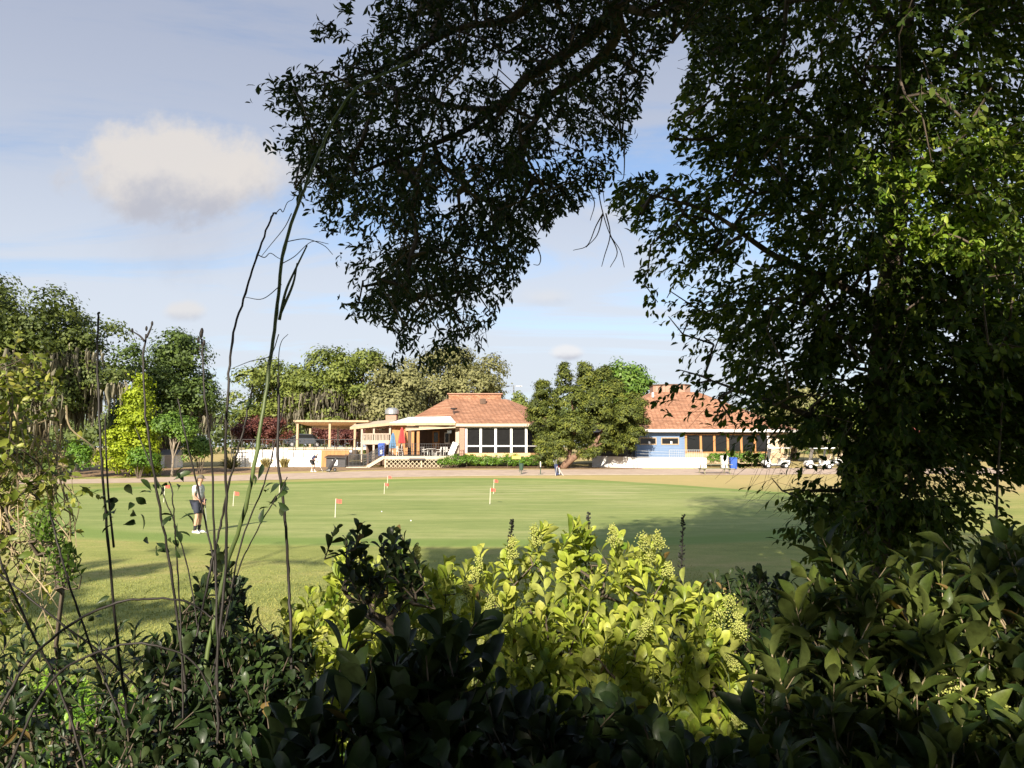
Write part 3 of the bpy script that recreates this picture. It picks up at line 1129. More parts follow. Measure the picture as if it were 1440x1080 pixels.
hedge('clipped_hedge', 'low bright green hedge along the foot of the screened porch', 620, 778, 640, 71, .75, M['hedge_green'], 81)
hedge('clipped_hedge', 'short green hedge right of the white ramp by the blue bin', 992, 1078, 634, 73, .8, M['hedge_green'], 82)
for k, (px, py) in enumerate([(374, 652), (400, 653), (386, 655)][:2]):
    Yb = 73.0
    c = ctr(px, py, Yb)
    root = empty('grass_tuft', (c[0], Yb, Hf(c[0], Yb)), 0, ['tan ornamental grass tuft at the foot of the white wall', 'second tan grass tuft further right along the white wall'][k], 'grass tuft')
    lv = Leaves(T_BLADE)
    n = 160
    d = rdir(n) * np.array((.6, .6, 0)) + np.array((0, 0, 1.0))
    lv.add(rng.normal(size=(n, 3)) * np.array((.1, .1, 0)), d, rdir(n), rng.uniform(.6, 1.1, n), .05, .5)
    lv.build('blade', M['dry_tuft'], root)
c = ctr(325, 655, 66)
root = empty('spiky_plant', (c[0], 66, Hf(c[0], 66)), 0, 'spiky grey-green plant at the left end of the white wall', 'plant')
lv = Leaves(T_BLADE)
n = 130
d = rdir(n)
d[:, 2] = np.abs(d[:, 2]) + .35
lv.add(np.zeros((n, 3)) + np.array((0, 0, .25)), d, rdir(n), rng.uniform(.8, 1.25, n), .07, .5)
lv.build('blade', M['grey_oak'], root)


# ------------------------------------------------------------------ building materials
def shingle(name, c, c2):
    m, nt, p, out = nodes(name)
    tc = N(nt, 'ShaderNodeTexCoord')
    sp = N(nt, 'ShaderNodeSeparateXYZ')
    nt.links.new(tc.outputs['Object'], sp.inputs[0])
    cb_ = nt.nodes.new('ShaderNodeCombineXYZ')
    nt.links.new(math_n(nt, 'ADD', sp.outputs[0], math_n(nt, 'MULTIPLY', sp.outputs[1], .8)), cb_.inputs[0])
    nt.links.new(math_n(nt, 'MULTIPLY', sp.outputs[2], 1.9), cb_.inputs[1])
    br = N(nt, 'ShaderNodeTexBrick', i_Scale=1.0)
    br.inputs['Color1'].default_value = c4(c)
    br.inputs['Color2'].default_value = c4(c2)
    br.inputs['Mortar'].default_value = c4(tuple(x * .55 for x in c))
    br.inputs['Mortar Size'].default_value = .03
    br.inputs['Brick Width'].default_value = .42
    br.inputs['Row Height'].default_value = .30
    nt.links.new(cb_.outputs[0], br.inputs['Vector'])
    no = N(nt, 'ShaderNodeTexNoise', i_Scale=.7, i_Detail=6.0, i_Roughness=.7)
    n3 = N(nt, 'ShaderNodeTexNoise', i_Scale=7.0, i_Detail=4.0, i_Roughness=.8)
    nt.links.new(tc.outputs['Object'], no.inputs['Vector'])
    nt.links.new(tc.outputs['Object'], n3.inputs['Vector'])
    st = ramp(nt, no.outputs[0], [(.3, .78), (.7, 1.18)])
    s2 = ramp(nt, n3.outputs[0], [(.3, .72), (.7, 1.25)])
    col = mixc(nt, 1.0, br.outputs[0], st.outputs[0], 'MULTIPLY')
    col = mixc(nt, 1.0, col, s2.outputs[0], 'MULTIPLY')
    nt.links.new(col, p.inputs['Base Color'])
    p.inputs['Roughness'].default_value = .9
    bn = N(nt, 'ShaderNodeBump', i_Strength=.5, i_Distance=.03)
    nt.links.new(br.outputs['Fac'], bn.inputs['Height'])
    nt.links.new(bn.outputs[0], p.inputs['Normal'])
    return m


def brick(name, c, c2, mortar, scale=1.0):
    m, nt, p, out = nodes(name)
    tc = N(nt, 'ShaderNodeTexCoord')
    sp = N(nt, 'ShaderNodeSeparateXYZ')
    nt.links.new(tc.outputs['Object'], sp.inputs[0])
    cb_ = nt.nodes.new('ShaderNodeCombineXYZ')
    nt.links.new(math_n(nt, 'ADD', sp.outputs[0], sp.outputs[1]), cb_.inputs[0])
    nt.links.new(sp.outputs[2], cb_.inputs[1])
    br = N(nt, 'ShaderNodeTexBrick', i_Scale=scale)
    br.inputs['Color1'].default_value = c4(c)
    br.inputs['Color2'].default_value = c4(c2)
    br.inputs['Mortar'].default_value = c4(mortar)
    br.inputs['Mortar Size'].default_value = .012
    br.inputs['Brick Width'].default_value = .22
    br.inputs['Row Height'].default_value = .075
    nt.links.new(cb_.outputs[0], br.inputs['Vector'])
    nt.links.new(br.outputs[0], p.inputs['Base Color'])
    p.inputs['Roughness'].default_value = .9
    return m


M['roof'] = shingle('roof_shingle', (.31, .145, .08), (.44, .225, .135))
M['brick'] = brick('brick', (.30, .13, .08), (.38, .18, .11), (.40, .33, .27))
M['white'] = plain('white_paint', (.80, .78, .74), .6, .06, 2.5)
M['white_wall'] = plain('white_wall', (.82, .80, .77), .7, .07, .8, .1)
M['white_metal'] = plain('white_metal', (.86, .86, .85), .45, .05, 2)
M['cream'] = plain('cream', (.54, .44, .32), .7, .12, 2)
M['tan_wood'] = plain('tan_wood', (.44, .32, .20), .8, .2, 5, .2, stretch=(1, 1, .2))
M['orange_wood'] = plain('orange_wood', (.42, .20, .07), .7, .25, 5, .2, stretch=(1, 1, .2))
M['grey_wood'] = plain('grey_wood', (.45, .37, .29), .85, .25, 5, .2, stretch=(1, 1, .2))
M['dark_wood'] = plain('dark_wood', (.10, .055, .032), .7, .3, 5, .2, stretch=(1, 1, .2))
M['blue_wall'] = plain('blue_wall', (.14, .215, .35), .65, .10, 1.2)
M['screen'] = plain('dark_screen', (.008, .008, .008), .7, .3, 3, spec=.15)
M['glass'] = plain('dark_glass', (.012, .012, .012), .12, .2, 1, spec=.4)
M['black_metal'] = plain('black_metal', (.025, .025, .027), .45, .3, 8)
M['grey_metal'] = plain('grey_metal', (.42, .43, .44), .4, .12, 5, metal=.6)
M['concrete'] = plain('concrete', (.60, .52, .43), .9, .18, 1.5, .2)
M['lattice'] = plain('lattice_wood', (.50, .44, .30), .85, .2, 6)
M['soffit'] = plain('soffit', (.72, .45, .22), .8, .12, 2)  # bounced terrace light put into this orange tone for the shelter underside
M['red_cloth'] = plain('red_cloth', (.50, .05, .05), .8, .15, 8)
M['blue_cloth'] = plain('blue_cloth', (.10, .20, .33), .8, .15, 8)
M['blue_plastic'] = plain('blue_plastic', (.035, .10, .42), .45, .1, 5)
M['paper'] = plain('paper', (.82, .82, .82), .8, .04, 4)
M['charcoal'] = plain('charcoal', (.045, .042, .045), .6, .25, 5)
M['red_paint'] = plain('red_paint', (.60, .10, .07), .5, .1, 5)
M['yellow_sign'] = plain('yellow_sign', (.72, .62, .10), .6, .08, 5)
M['green_metal'] = plain('green_metal', (.035, .075, .05), .5, .2, 6)
M['pole_white'] = plain('pole_white', (.78, .74, .62), .5, .06, 5)
M['rubber'] = plain('rubber', (.02, .02, .02), .8, .2, 8)
M['cart_white'] = plain('cart_white', (.80, .80, .78), .3, .04, 3)
M['picnic_wood'] = plain('picnic_wood', (.26, .25, .16), .85, .25, 4, .2)
M['navy'] = plain('navy_cloth', (.03, .04, .10), .85, .2, 12)
M['car_paint'] = plain('car_paint', (.06, .07, .085), .25, .1, 2)

# ------------------------------------------------------------------ porch building
Y0 = 74.0
g0 = .62
DX = lambda px: XP(px, Y0)
DZ = lambda py: ZP(py, Y0)
house = empty('clubhouse', (0, Y0, g0), 0, 'porch building with orange hipped shingle roof, dark screened bays and raised deck', 'building')
hl = np.array((0, Y0, g0))


def L3(x, y, z):
    return (x - hl[0], y - hl[1], z - hl[2])


class HB(MB):
    pass


def hbox(px0, px1, py0, py1, ya, yb, mb=None, Yref=Y0):
    """box from pixel bounds measured at depth Yref, between depths ya..yb (world), local to the house"""
    mb = mb or MB()
    return mb.box(XP(px0, Yref), XP(px1, Yref), ya - hl[1], yb - hl[1], ZP(py1, Yref) - hl[2], ZP(py0, Yref) - hl[2])


# roof: frustum over an eight-sided plan
ez = DZ(596.5)
rz_ = ZP(561, 80)
eave = [(DX(640), 73.5), (DX(747), 73.5), (DX(747) + 4.2, 78), (DX(747) + 4.2, 88), (-4, 92), (-13, 90), (XP(557, 83), 83)]
ra, rb = XP(627, 80.5), XP(712, 80.5)
top = [(ra, 80.5), (rb, 80.5), (rb + .2, 81), (rb + .2, 83), (rb - 2, 83.5), (ra, 83.5), (ra - .2, 82)]
vs = [L3(x, y, ez) for x, y in eave] + [L3(x, y, rz_) for x, y in top]
n = len(eave)
fs = [(i, (i + 1) % n, n + (i + 1) % n, n + i) for i in range(n)] + [tuple(range(n, 2 * n))]
roof = MB().add(vs, fs).build('roof', M['roof'], house)
mb = MB()
mb.box(ra + .25, rb - .55, 80.7 - Y0, 83.3 - Y0, rz_ - g0 - .05, ZP(554.5, 80.7) - g0)
mb.build('ridge_box', M['roof'], roof)
mb = MB().box(ra + .1, rb - .4, 80.55 - Y0, 83.45 - Y0, ZP(554.5, 80.7) - g0, ZP(553, 80.7) - g0)
mb.build('ridge_cap', M['brick'], roof)
mb = MB()
xq = XP(679, 79.3)
mb.box(xq - .3, xq + .3, 79.0 - Y0, 79.5 - Y0, ZP(564, 79.3) - g0 - .3, ZP(560.5, 79.3) - g0)
mb.build('vent', M['dark_wood'], roof)
# satellite dish on the left hip
dsx, dsy = XP(638, 76), 76.0
mb = MB()
zt = ZP(576, 76) - g0
mb.tube([(dsx, dsy - Y0, zt - .9), (dsx, dsy - Y0, zt)], .04, 6)
mb.lathe((dsx, dsy - Y0, zt), [(.05, -.05), (.28, .04), (.38, .16)], 12)
mb.build('satellite_dish', M['charcoal'], roof)
# fascia boards round the eaves
mb = MB()
for i in range(n):
    a, b = eave[i], eave[(i + 1) % n]
    mb.bar(L3(a[0], a[1], ez - .10), L3(b[0], b[1], ez - .10), .08, .26)
mb.build('fascia', M['cream'], house)
# ceiling under the roof, just below the shingles
mb = MB()
ins = [(x + (0.12 if x < -3 else -.12) * 1.0, y + (.12 if y < 82 else -.12)) for x, y in eave]
mb.prism([(x, y - Y0) for x, y in ins], ez - g0 - .28, ez - g0 - .2)
mb.build('soffit', M['dark_wood'], house)

# walls: brick pier, dark recess, screened bays
fz = DZ(640) - g0                      # floor level above ground
mb = hbox(646.5, 653.5, 599.5, 641, Y0 - .25, Y0 + .3)
mb.build('brick_pier', M['brick'], house)
mb = hbox(654, 746, 637, 642.5, Y0 + .02, Y0 + .2)
mb.build('sill_wall', M['soffit'], house)
# body behind (dark timber inside the porch)
mb = MB()
zc = ez - g0 - .3
mb.box(XP(572, 80), DX(747) + 3.4, 80.0 - Y0, 80.25 - Y0, fz - .1, zc)
mb.box(DX(747) + 3.2, DX(747) + 3.4, 78 - Y0, 80 - Y0, fz - .1, zc)
mb.box(DX(648), DX(651), .35, 6.0, fz - .1, zc)
mb.build('wall', M['dark_wood'], house)
mb = MB().box(XP(560, 80), DX(747) + 3.4, -.2, 6.2, fz - .22, fz - .12)
mb.build('floor', M['grey_wood'], house)
posts = [655.5, 676, 697, 719, 740]
for px in posts:
    mb = hbox(px - 1.6, px + 1.6, 600.5, 637, Y0 - .06, Y0 + .12)
    mb.build('porch_post', M['white'], house)
bays = list(zip([657.1, 677.6, 698.6, 720.6], [674.4, 695.4, 717.4, 738.4]))
for a, b in bays:
    s = hbox(a, b, 602, 637, Y0 + .06, Y0 + .08).build('screen', M['screen'], house)
    hbox(a, b, 626.2, 628.2, Y0 - .02, Y0 + .055).build('rail', M['white'], s)
    hbox(a, b, 600.5, 602, Y0 - .02, Y0 + .055).build('head_trim', M['white'], s)
# right end bay set back at an angle
xa, xb = DX(741.6), DX(764)
mb = MB()
mb.bar((xa, .1, (DZ(602) + DZ(637)) / 2 - g0), (xb, 2.6, (DZ(602) + DZ(637)) / 2 - g0), .03, DZ(602) - DZ(637))
s = mb.build('screen', M['screen'], house)
MB().bar((xa, .04, DZ(627.2) - g0), (xb, 2.54, DZ(627.2) - g0), .08, .12).build('rail', M['white'], s)
mb = MB().bar((xa + .2, .1, DZ(638.5) - g0), (xb, 2.6, DZ(638.5) - g0), .12, .2)
mb.build('sill_wall', M['soffit'], house)
mb = hbox(757.5, 760, 602, 638, Y0 + 1.9, Y0 + 2.1)
mb.build('porch_post', M['white'], house)
# open veranda left of the pier: posts, door, pale window, leaning panel
for px in (571.5, 580.5, 588):
    mb = hbox(px - 1.9, px + 1.9, 604, 640, Y0 - .1, Y0 + .16)
    hbox(px - 2.6, px + 2.6, 603.2, 605.2, Y0 - .18, Y0 + .24, mb)
    mb.build('porch_post', M['orange_wood'], house)
hbox(589, 650, 600, 603.2, Y0 - .08, Y0 + .14).build('porch_beam', M['tan_wood'], house)
Yw = 79.9
d = hbox(608, 618, 606, 638, Yw - .08, Yw, None, Yw).build('door', M['orange_wood'], house)
hbox(610, 616, 608, 622, Yw - .1, Yw - .082, None, Yw).build('pane', M['glass'], d)
w = hbox(625, 632, 608, 624, Yw - .08, Yw, None, Yw).build('window', M['white'], house)
hbox(626, 631, 609.5, 622.5, Yw - .1, Yw - .082, None, Yw).build('pane', M['glass'], w)
hbox(640, 645.5, 601, 639, Y0 + .4, Y0 + .6).build('panel', M['grey_wood'], house)
# lit lamp-like white fan box under the porch ceiling
hbox(628, 634, 605, 609, Y0 + .6, Y0 + .9).build('wall_heater', M['grey_metal'], house)
# whitish sheet-metal lean-to over the veranda and the flat canopy to the left
A = L3(XP(633, 75.5), 75.6, ZP(585.5, 75.6))
Bq = L3(DX(641), 73.42, DZ(594))
Cq = L3(XP(547, 74.5), 74.5, ZP(594.5, 74.5))
Dq = L3(XP(575, 78), 78.0, ZP(586.5, 78))


def slab(mb, q, t):
    q = [Vector(x) for x in q]
    vs = [tuple(x) for x in q] + [tuple(x - Vector((0, 0, t))) for x in q]
    k = len(q)
    return mb.add(vs, [tuple(range(k)), tuple(reversed(range(k, 2 * k)))] + [((i + 1) % k, i, k + i, k + (i + 1) % k) for i in range(k)])


slab(MB(), [Cq, Bq, A, Dq], .05).build('metal_roof', M['white_metal'], house)
E1 = L3(XP(492, 75), 75.0, ZP(600.5, 75))
E2 = L3(XP(547, 74.45), 74.45, ZP(595, 74.45))
E3 = L3(XP(560, 80), 80, ZP(589, 80))
E4 = L3(XP(500, 80), 80, ZP(595, 80))
slab(MB(), [E1, E2, E3, E4], .06).build('canopy', M['cream'], house)
mb = MB()
mb.bar((E1[0], E1[1] - .05, E1[2] - .12), (E2[0], E2[1] - .05, E2[2] - .1), .06, .26)
mb.bar((E2[0], E2[1] - .05, E2[2] - .1), (Bq[0], Bq[1] - .1, Bq[2] - .16), .06, .24)
mb.build('fascia', M['tan_wood'], house)
# sloping awning edge over the orange posts
slab(MB(), [L3(XP(570, 73.6), 73.6, DZ(604.5)), L3(DX(641), 73.6, DZ(600.5)), L3(DX(641), 75.5, DZ(597.5)), L3(XP(570, 75.5), 75.5, DZ(598.5))], .08).build('awning', M['cream'], house)
# brick chimney with a metal exhaust fan
cxm = XP(550, 79)
mb = MB().box(cxm - .55, cxm + .55, 4.7, 5.9, 2.6, ZP(584, 79) - g0)
ch = mb.build('chimney', M['brick'], house)
mb = MB().lathe((cxm, 5.3, ZP(584, 79) - g0), [(.42, 0), (.42, .12), (.72, .14), (.72, .55), (.60, .62), (.60, .66), (.35, .78)], 20)
mb.build('exhaust_fan', M['grey_metal'], ch)
# left wing: walkway wall, posts and wooden balustrade
Yg = 78.0
hbox(505, 547, 604, 618, Yg + 3.0, Yg + 3.2, None, Yg).build('wall', M['tan_wood'], house)
hbox(548, 569, 598, 640, Y0 + 1.2, Y0 + 1.4).build('wall', M['orange_wood'], house)
for px in (506, 523, 546):
    hbox(px - 1.3, px + 1.3, 599, 650, Y0 + .9, Y0 + 1.1).build('walkway_post', M['grey_wood'], house)
mb = MB()
hbox(507, 546, 609.3, 610.8, Y0 + .86, Y0 + .98, mb)
hbox(507, 546, 619.2, 620.4, Y0 + .86, Y0 + .98, mb)
k = 0
px = 508.0
while px < 545.5:
    hbox(px, px + 1.15, 610.8, 619.2, Y0 + .9, Y0 + .94, mb)
    px += 2.05
mb.build('balustrade', M['grey_wood'], house)
hbox(507, 546, 620.5, 625, Y0 + .8, Y0 + 3.9).build('walkway', M['grey_wood'], house)
hbox(507, 547, 625, 655, Y0 + 2.9, Y0 + 3.0).build('wall', M['dark_wood'], house)

# raised deck with lattice skirt, railing and stair: one thing
Yd = 72.3
deck = empty('deck', (XP(595, Yd), Yd, g0), 0, 'raised timber deck with lattice skirt, black railing and side stair', 'deck')
dl = np.array((XP(595, Yd), Yd, g0))


def dbox(px0, px1, py0, py1, ya, yb, mb=None):
    mb = mb or MB()
    return mb.box(XP(px0, Yd) - dl[0], XP(px1, Yd) - dl[0], ya, yb, ZP(py1, Yd) - dl[2], ZP(py0, Yd) - dl[2])


dbox(541, 645.8, 641.5, 646.2, 0, 1.42).build('platform', M['cream'], deck)
xl, xr_ = XP(541, Yd) - dl[0], XP(645, Yd) - dl[0]
zt = ZP(646.6, Yd) - dl[2]
mb = MB()
stp = .40
z0 = -.03
x = xl - (zt - z0)
while x < xr_:
    for sgn in (1, -1):
        a, b = (x, z0), (x + (zt - z0), zt)
        if sgn < 0:
            a, b = (x + (zt - z0), z0), (x, zt)
        # clip to the skirt
        def cl(p, q):
            (x0, za), (x1, zb) = p, q
            if x0 == x1:
                return None
            ts = [0, 1]
            lo, hi = (xl, xr_)
            t0, t1 = (lo - x0) / (x1 - x0), (hi - x0) / (x1 - x0)
            t0, t1 = min(t0, t1), max(t0, t1)
            t0, t1 = max(0, t0), min(1, t1)
            if t1 - t0 < .02:
                return None
            return (x0 + (x1 - x0) * t0, za + (zb - za) * t0), (x0 + (x1 - x0) * t1, za + (zb - za) * t1)
        r = cl(a, b)
        if r:
            yy = .03 if sgn > 0 else .05
            mb.bar((r[0][0], yy, r[0][1]), (r[1][0], yy, r[1][1]), .05, .016, up=(0, 1, 0))
    x += stp
dbox(541, 543, 646, 660, 0, .1, mb)
dbox(592, 593.5, 646, 660, 0, .1, mb)
mb.build('lattice_skirt', M['lattice'], deck)
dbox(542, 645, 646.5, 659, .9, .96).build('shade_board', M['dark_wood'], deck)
dbox(576, 598, 644.5, 646.8, -.18, -.03).build('planter_rail', M['charcoal'], deck)


def rail(mb, pts, h, gap=.16, post=.03, bars=True):
    for i in range(len(pts) - 1):
        a, b = np.array(pts[i], float), np.array(pts[i + 1], float)
        up = np.array((0, 0, h))
        mb.bar(a + up, b + up, .045, .045)
        mb.bar(a + up * .12, b + up * .12, .03, .03)
        k = max(2, int(np.linalg.norm(b - a) / gap))
        for j in range(k + 1):
            q = a + (b - a) * j / k
            w = post if j in (0, k) else .016
            if bars or j in (0, k):
                mb.bar(q + up * .02, q + up, w * 1.6, w * 1.6)
    return mb


zf = ZP(641, Yd) - dl[2]
pxs = [547, 580, 613, 646]
pts = [(XP(p, Yd) - dl[0], .06, zf) for p in pxs]
mb = MB()
for i in range(3):
    a, b = np.array(pts[i]), np.array(pts[i + 1])
    for hh in (1.12, .84, .56, .28, .10):
        mb.bar(a + (0, 0, hh), b + (0, 0, hh), .035 if hh > 1 else .022, .035 if hh > 1 else .022)
    for j in range(0, 11):
        q = a + (b - a) * j / 10
        mb.bar(q, q + (0, 0, 1.12), .022)
for q in pts:
    mb.bar(np.array(q) - (0, 0, .5), np.array(q) + (0, 0, 1.18), .06)
mb.build('railing', M['black_metal'], deck)
# stair going down to the left: stringer and steps, with sloping black rails
sx1, sz1 = XP(540, Yd) - dl[0], ZP(641, Yd) - dl[2]
sx0, sz0 = XP(516, Yd) - dl[0], .02
for yy in (.1, 1.3):
    MB().bar((sx0, yy, sz0 + .02), (sx1, yy, sz1 - .12), .08, .30).build('stringer', M['cream'], deck)
for k in range(8):
    t = k / 8
    MB().box(sx0 + (sx1 - sx0) * t, sx0 + (sx1 - sx0) * (t + .16), .14, 1.26, sz0 + (sz1 - sz0) * (t + .08), sz0 + (sz1 - sz0) * (t + .11)).build('step', M['grey_wood'], deck)
for yy in (.06, .7, 1.36):
    mb = MB()
    for hh in (1.05, .8, .55, .3):
        mb.bar((sx0 - .35, yy, sz0 + hh), (sx1, yy, sz1 + hh), .03)
    for t in np.linspace(0, 1, 9):
        mb.bar((sx0 + (sx1 - sx0) * t, yy, sz0 + (sz1 - sz0) * t + .1), (sx0 + (sx1 - sx0) * t, yy, sz0 + (sz1 - sz0) * t + 1.1), .03)
    mb.build('stair_rail', M['black_metal'], deck)
MB().box(sx0 - 1.9, sx0 + .1, -.15, 1.5, -.25, .06).build('landing', M['concrete'], deck)
for yy in (0.0, 1.4):
    rail(MB(), [(sx0 - 2.0, yy, .06), (sx0 - .3, yy, .06)], 1.15, .13).build('landing_rail', M['black_metal'], deck)

# things on the deck
zD = ZP(641.3, Yd)


def umbrella(x, y, z, m, label, h=2.3):
    r = empty('patio_umbrella', (x, y, z), 0, label, 'umbrella', 'closed patio umbrellas')
    MB().tube([(0, 0, 0), (0, 0, h)], .025, 8).build('pole', M['white'], r)
    mb = MB().lathe((0, 0, 0), [(.27, 0), (.27, .06), (.06, .1)], 14)
    mb.build('base', M['charcoal'], r)
    nn = 16
    b = MB()
    prof = [(.05, h - .02), (.13, h - .25), (.20, h - .7), (.27, h - 1.15), (.31, h - 1.45), (.24, h - 1.5)]
    for rr, zz_ in prof:
        for k in range(nn):
            t = 2 * math.pi * k / nn
            q = rr * (1 + (.22 if k % 2 else -.22))
            b.v.append((q * math.cos(t), q * math.sin(t), zz_))
    for i in range(len(prof) - 1):
        for k in range(nn):
            k2 = (k + 1) % nn
            b.f.append((i * nn + k2, i * nn + k, (i + 1) * nn + k, (i + 1) * nn + k2))
    b.build('canopy', m, r)
    return r


umbrella(XP(565, Yd + .9), Yd + .9, zD, M['red_cloth'], 'closed red patio umbrella standing on the deck', 2.7)
umbrella(XP(552.5, Yd + .8), Yd + .8, zD, M['blue_cloth'], 'closed light blue patio umbrella left of the red one', 2.2)


def bin_(x, y, z, w, d, h, label, m, lidm=None, name='rubbish_bin', cat='bin', sign=True):
    r = empty(name, (x, y, z), 0, label, cat)
    mb = MB()
    t = .88
    vs = [(sx * w / 2 * q, sy * d / 2 * q, zz_) for q, zz_ in ((t, .06), (1, h)) for sx, sy in ((-1, -1), (1, -1), (1, 1), (-1, 1))]
    mb.add(vs, [(3, 2, 1, 0), (4, 5, 6, 7), (0, 1, 5, 4), (1, 2, 6, 5), (2, 3, 7, 6), (3, 0, 4, 7)])
    mb.build('body', m, r, bevel=.02)
    mb = MB().add([(-w * .54, -d * .56, h), (w * .54, -d * .56, h), (w * .54, d * .56, h), (-w * .54, d * .56, h),
                   (-w * .46, -d * .40, h + .09), (w * .46, -d * .40, h + .09), (w * .46, d * .5, h + .12), (-w * .46, d * .5, h + .12)],
                  [(3, 2, 1, 0), (4, 5, 6, 7), (0, 1, 5, 4), (1, 2, 6, 5), (2, 3, 7, 6), (3, 0, 4, 7)])
    mb.build('lid', lidm or m, r)
    for sx in (-1, 1):
        MB().tube([(sx * w * .5 - .03, d * .45, .08), (sx * w * .5 + .03, d * .45, .08)], .09, 12).build('wheel', M['rubber'], r)
    if sign:
        MB().box(-w * .2, w * .2, -d * .5 - .012, -d * .5 - .002, h * .2, h * .55).build('label_plate', M['paper'], r)
    return r


bin_(XP(537, Yd + .5), Yd + .5, ZP(642, Yd + .5), .62, .6, 1.15, 'blue wheeled bin with white label at the top of the deck stair', M['blue_plastic'])
Yb = 68.5
bin_(XP(1030.5, Yb), Yb, Hf(XP(1030, Yb), Yb), .58, .58, .95, 'blue bin behind the right end of the picnic table', M['blue_plastic'], sign=False)
bin_(XP(1019, Yb), Yb + .2, Hf(XP(1019, Yb), Yb), .56, .56, 1.1, 'white bin between the picnic table and the blue bin', M['white'], sign=False)


def table_set(x, y, z, label):
    r = empty('patio_table', (x, y, z), 0, label, 'table', 'patio furniture on the deck')
    MB().lathe((0, 0, .70), [(.5, 0), (.52, .02), (.5, .04)], 20).build('table_top', M['white'], r)
    for k in range(4):
        a = k * math.pi / 2 + .5
        MB().tube([(math.cos(a) * .35, math.sin(a) * .35, 0), (math.cos(a) * .3, math.sin(a) * .3, .70)], .02, 6).build('leg', M['white'], r)
    return r


def chair(x, y, z, rz, label):
    r = empty('patio_chair', (x, y, z), rz, label, 'chair', 'patio furniture on the deck')
    MB().box(-.24, .24, -.24, .24, .42, .45).build('seat', M['white'], r)
    mb = MB()
    for k in range(5):
        xx = -.2 + .1 * k
        mb.bar((xx, .22, .46), (xx, .30, .92), .05, .015)
    mb.bar((-.24, .30, .90), (.24, .30, .90), .05, .04)
    mb.build('backrest', M['white'], r)
    for sx in (-1, 1):
        for sy in (-1, 1):
            MB().bar((sx * .22, sy * .22, 0), (sx * .21, sy * .21, .42), .035).build('leg', M['white'], r)
        MB().bar((sx * .26, -.22, .64), (sx * .26, .27, .66), .05, .03).build('armrest', M['white'], r)
    return r


zV = fz - .12 + g0
table_set(XP(606, 74.9), 74.9, zV, 'white round patio table under the veranda right of the orange posts')
chair(XP(597, 74.9), 74.8, zV, .9, 'white patio chair next to the orange posts on the veranda')
chair(XP(616, 74.9), 75.1, zV, -1.2, 'white patio chair in the middle of the veranda')
chair(XP(628, 74.9), 74.9, zV, .5, 'white patio chair at the right end of the veranda near the brick pier')
chair(XP(562, Yd + .5), Yd + .55, zD, 2.2, 'white patio chair below the red umbrella')
# leaning white board near the pier
xx = XP(637, Y0)
r = empty('folded_table', (xx, Y0 - .2, zD), 0, 'white folded table leaning at the brick pier on the deck', 'table')
MB().bar((-.25, 0, .02), (.25, .25, 1.25), .55, .05, up=(0, 1, 0)).build('table_top', M['white'], r)
MB().bar((-.30, -.08, .02), (.15, .17, 1.0), .05, .04, up=(0, 1, 0)).build('leg', M['grey_metal'], r)

# ------------------------------------------------------------------ open flat-roofed shelter and white wall
Ys = 78.0
gs = ZP(629, Ys)
sh = empty('shelter', (XP(464, Ys), Ys, gs), 0, 'open flat-roofed shelter on slender posts behind the white wall', 'shelter')
sl_ = np.array((XP(464, Ys), Ys, gs))
za, zb = ZP(592.5, Ys), ZP(602, 91)
xa, xb = XP(413, Ys), XP(518, Ys)
mb = slab(MB(), [(xa - sl_[0], 0, za - gs), (xb - sl_[0], 0, za - gs + .0), (xb - sl_[0] + 1, 13, zb - gs), (xa - sl_[0] - .3, 13, zb - gs)], .12)
ro = mb.build('roof', M['soffit'], sh)
slab(MB(), [(xa - sl_[0] - .05, -.06, za - gs + .13), (xb - sl_[0], -.06, za - gs + .10), (xb - sl_[0] + 1, 13, zb - gs + .1), (xa - sl_[0] - .35, 13, zb - gs + .1)], .10).build('roof_sheet', M['cream'], ro)
MB().box(xa - sl_[0] - .05, xb - sl_[0], -.13, -.065, za - gs - .08, za - gs + .10).build('fascia', M['tan_wood'], ro)
for px, yy in ((418, .3), (463.5, .3), (499, .3), (475, 11.5), (436, 11.5), (505, 11.5)):
    x = XP(px, Ys + yy) - sl_[0]
    z1 = za - gs + (zb - za) * yy / 13 - .12
    MB().box(x - .11, x + .11, yy - .11, yy + .11, 0, z1).build('post', M['tan_wood'] if px != 475 else M['white'], sh)
MB().box(xa - sl_[0] - 2, xb - sl_[0] + 2.2, -.6, 15, -.25, 0).build('slab', M['concrete'], sh)

Yw = 75.0
wall = empty('retaining_wall', (XP(395, Yw), Yw, g0), 0, 'long white retaining wall with coping and dark pipe rail', 'wall')
wl = np.array((XP(395, Yw), Yw, g0))


def wbox(px0, px1, py0, py1, ya, yb, mb=None):
    mb = mb or MB()
    return mb.box(XP(px0, Yw) - wl[0], XP(px1, Yw) - wl[0], ya, yb, ZP(py1, Yw) - wl[2], ZP(py0, Yw) - wl[2])


wbox(333, 452, 636, 660, 0, .3).build('wall_face', M['white_wall'], wall)
wbox(333, 404, 632.5, 636, -.03, .4).build('coping', M['white_wall'], wall)
wbox(404, 494, 628.5, 633.5, .35, .75).build('upper_coping', M['cream'], wall)
wbox(404, 494, 633.5, 640, .31, .7).build('upper_wall', M['white_wall'], wall)
x0, x1 = XP(326, Yw) - wl[0], XP(500, Yw) - wl[0]
zr = ZP(636, Yw) - wl[2]
mb = MB()
zt_ = ZP(618, Yw) - wl[2]
zm_ = ZP(629, Yw) - wl[2]
mb.bar((x0, -.06, zt_), (x1, -.06, zt_), .05)
mb.bar((x0, -.06, zm_), (x1, -.06, zm_), .04)
for k in range(13):
    x = x0 + (x1 - x0) * k / 12
    mb.bar((x, -.06, zr - .5), (x, -.06, zt_), .05)
mb.build('pipe_rail', M['black_metal'], wall)
mb = MB()
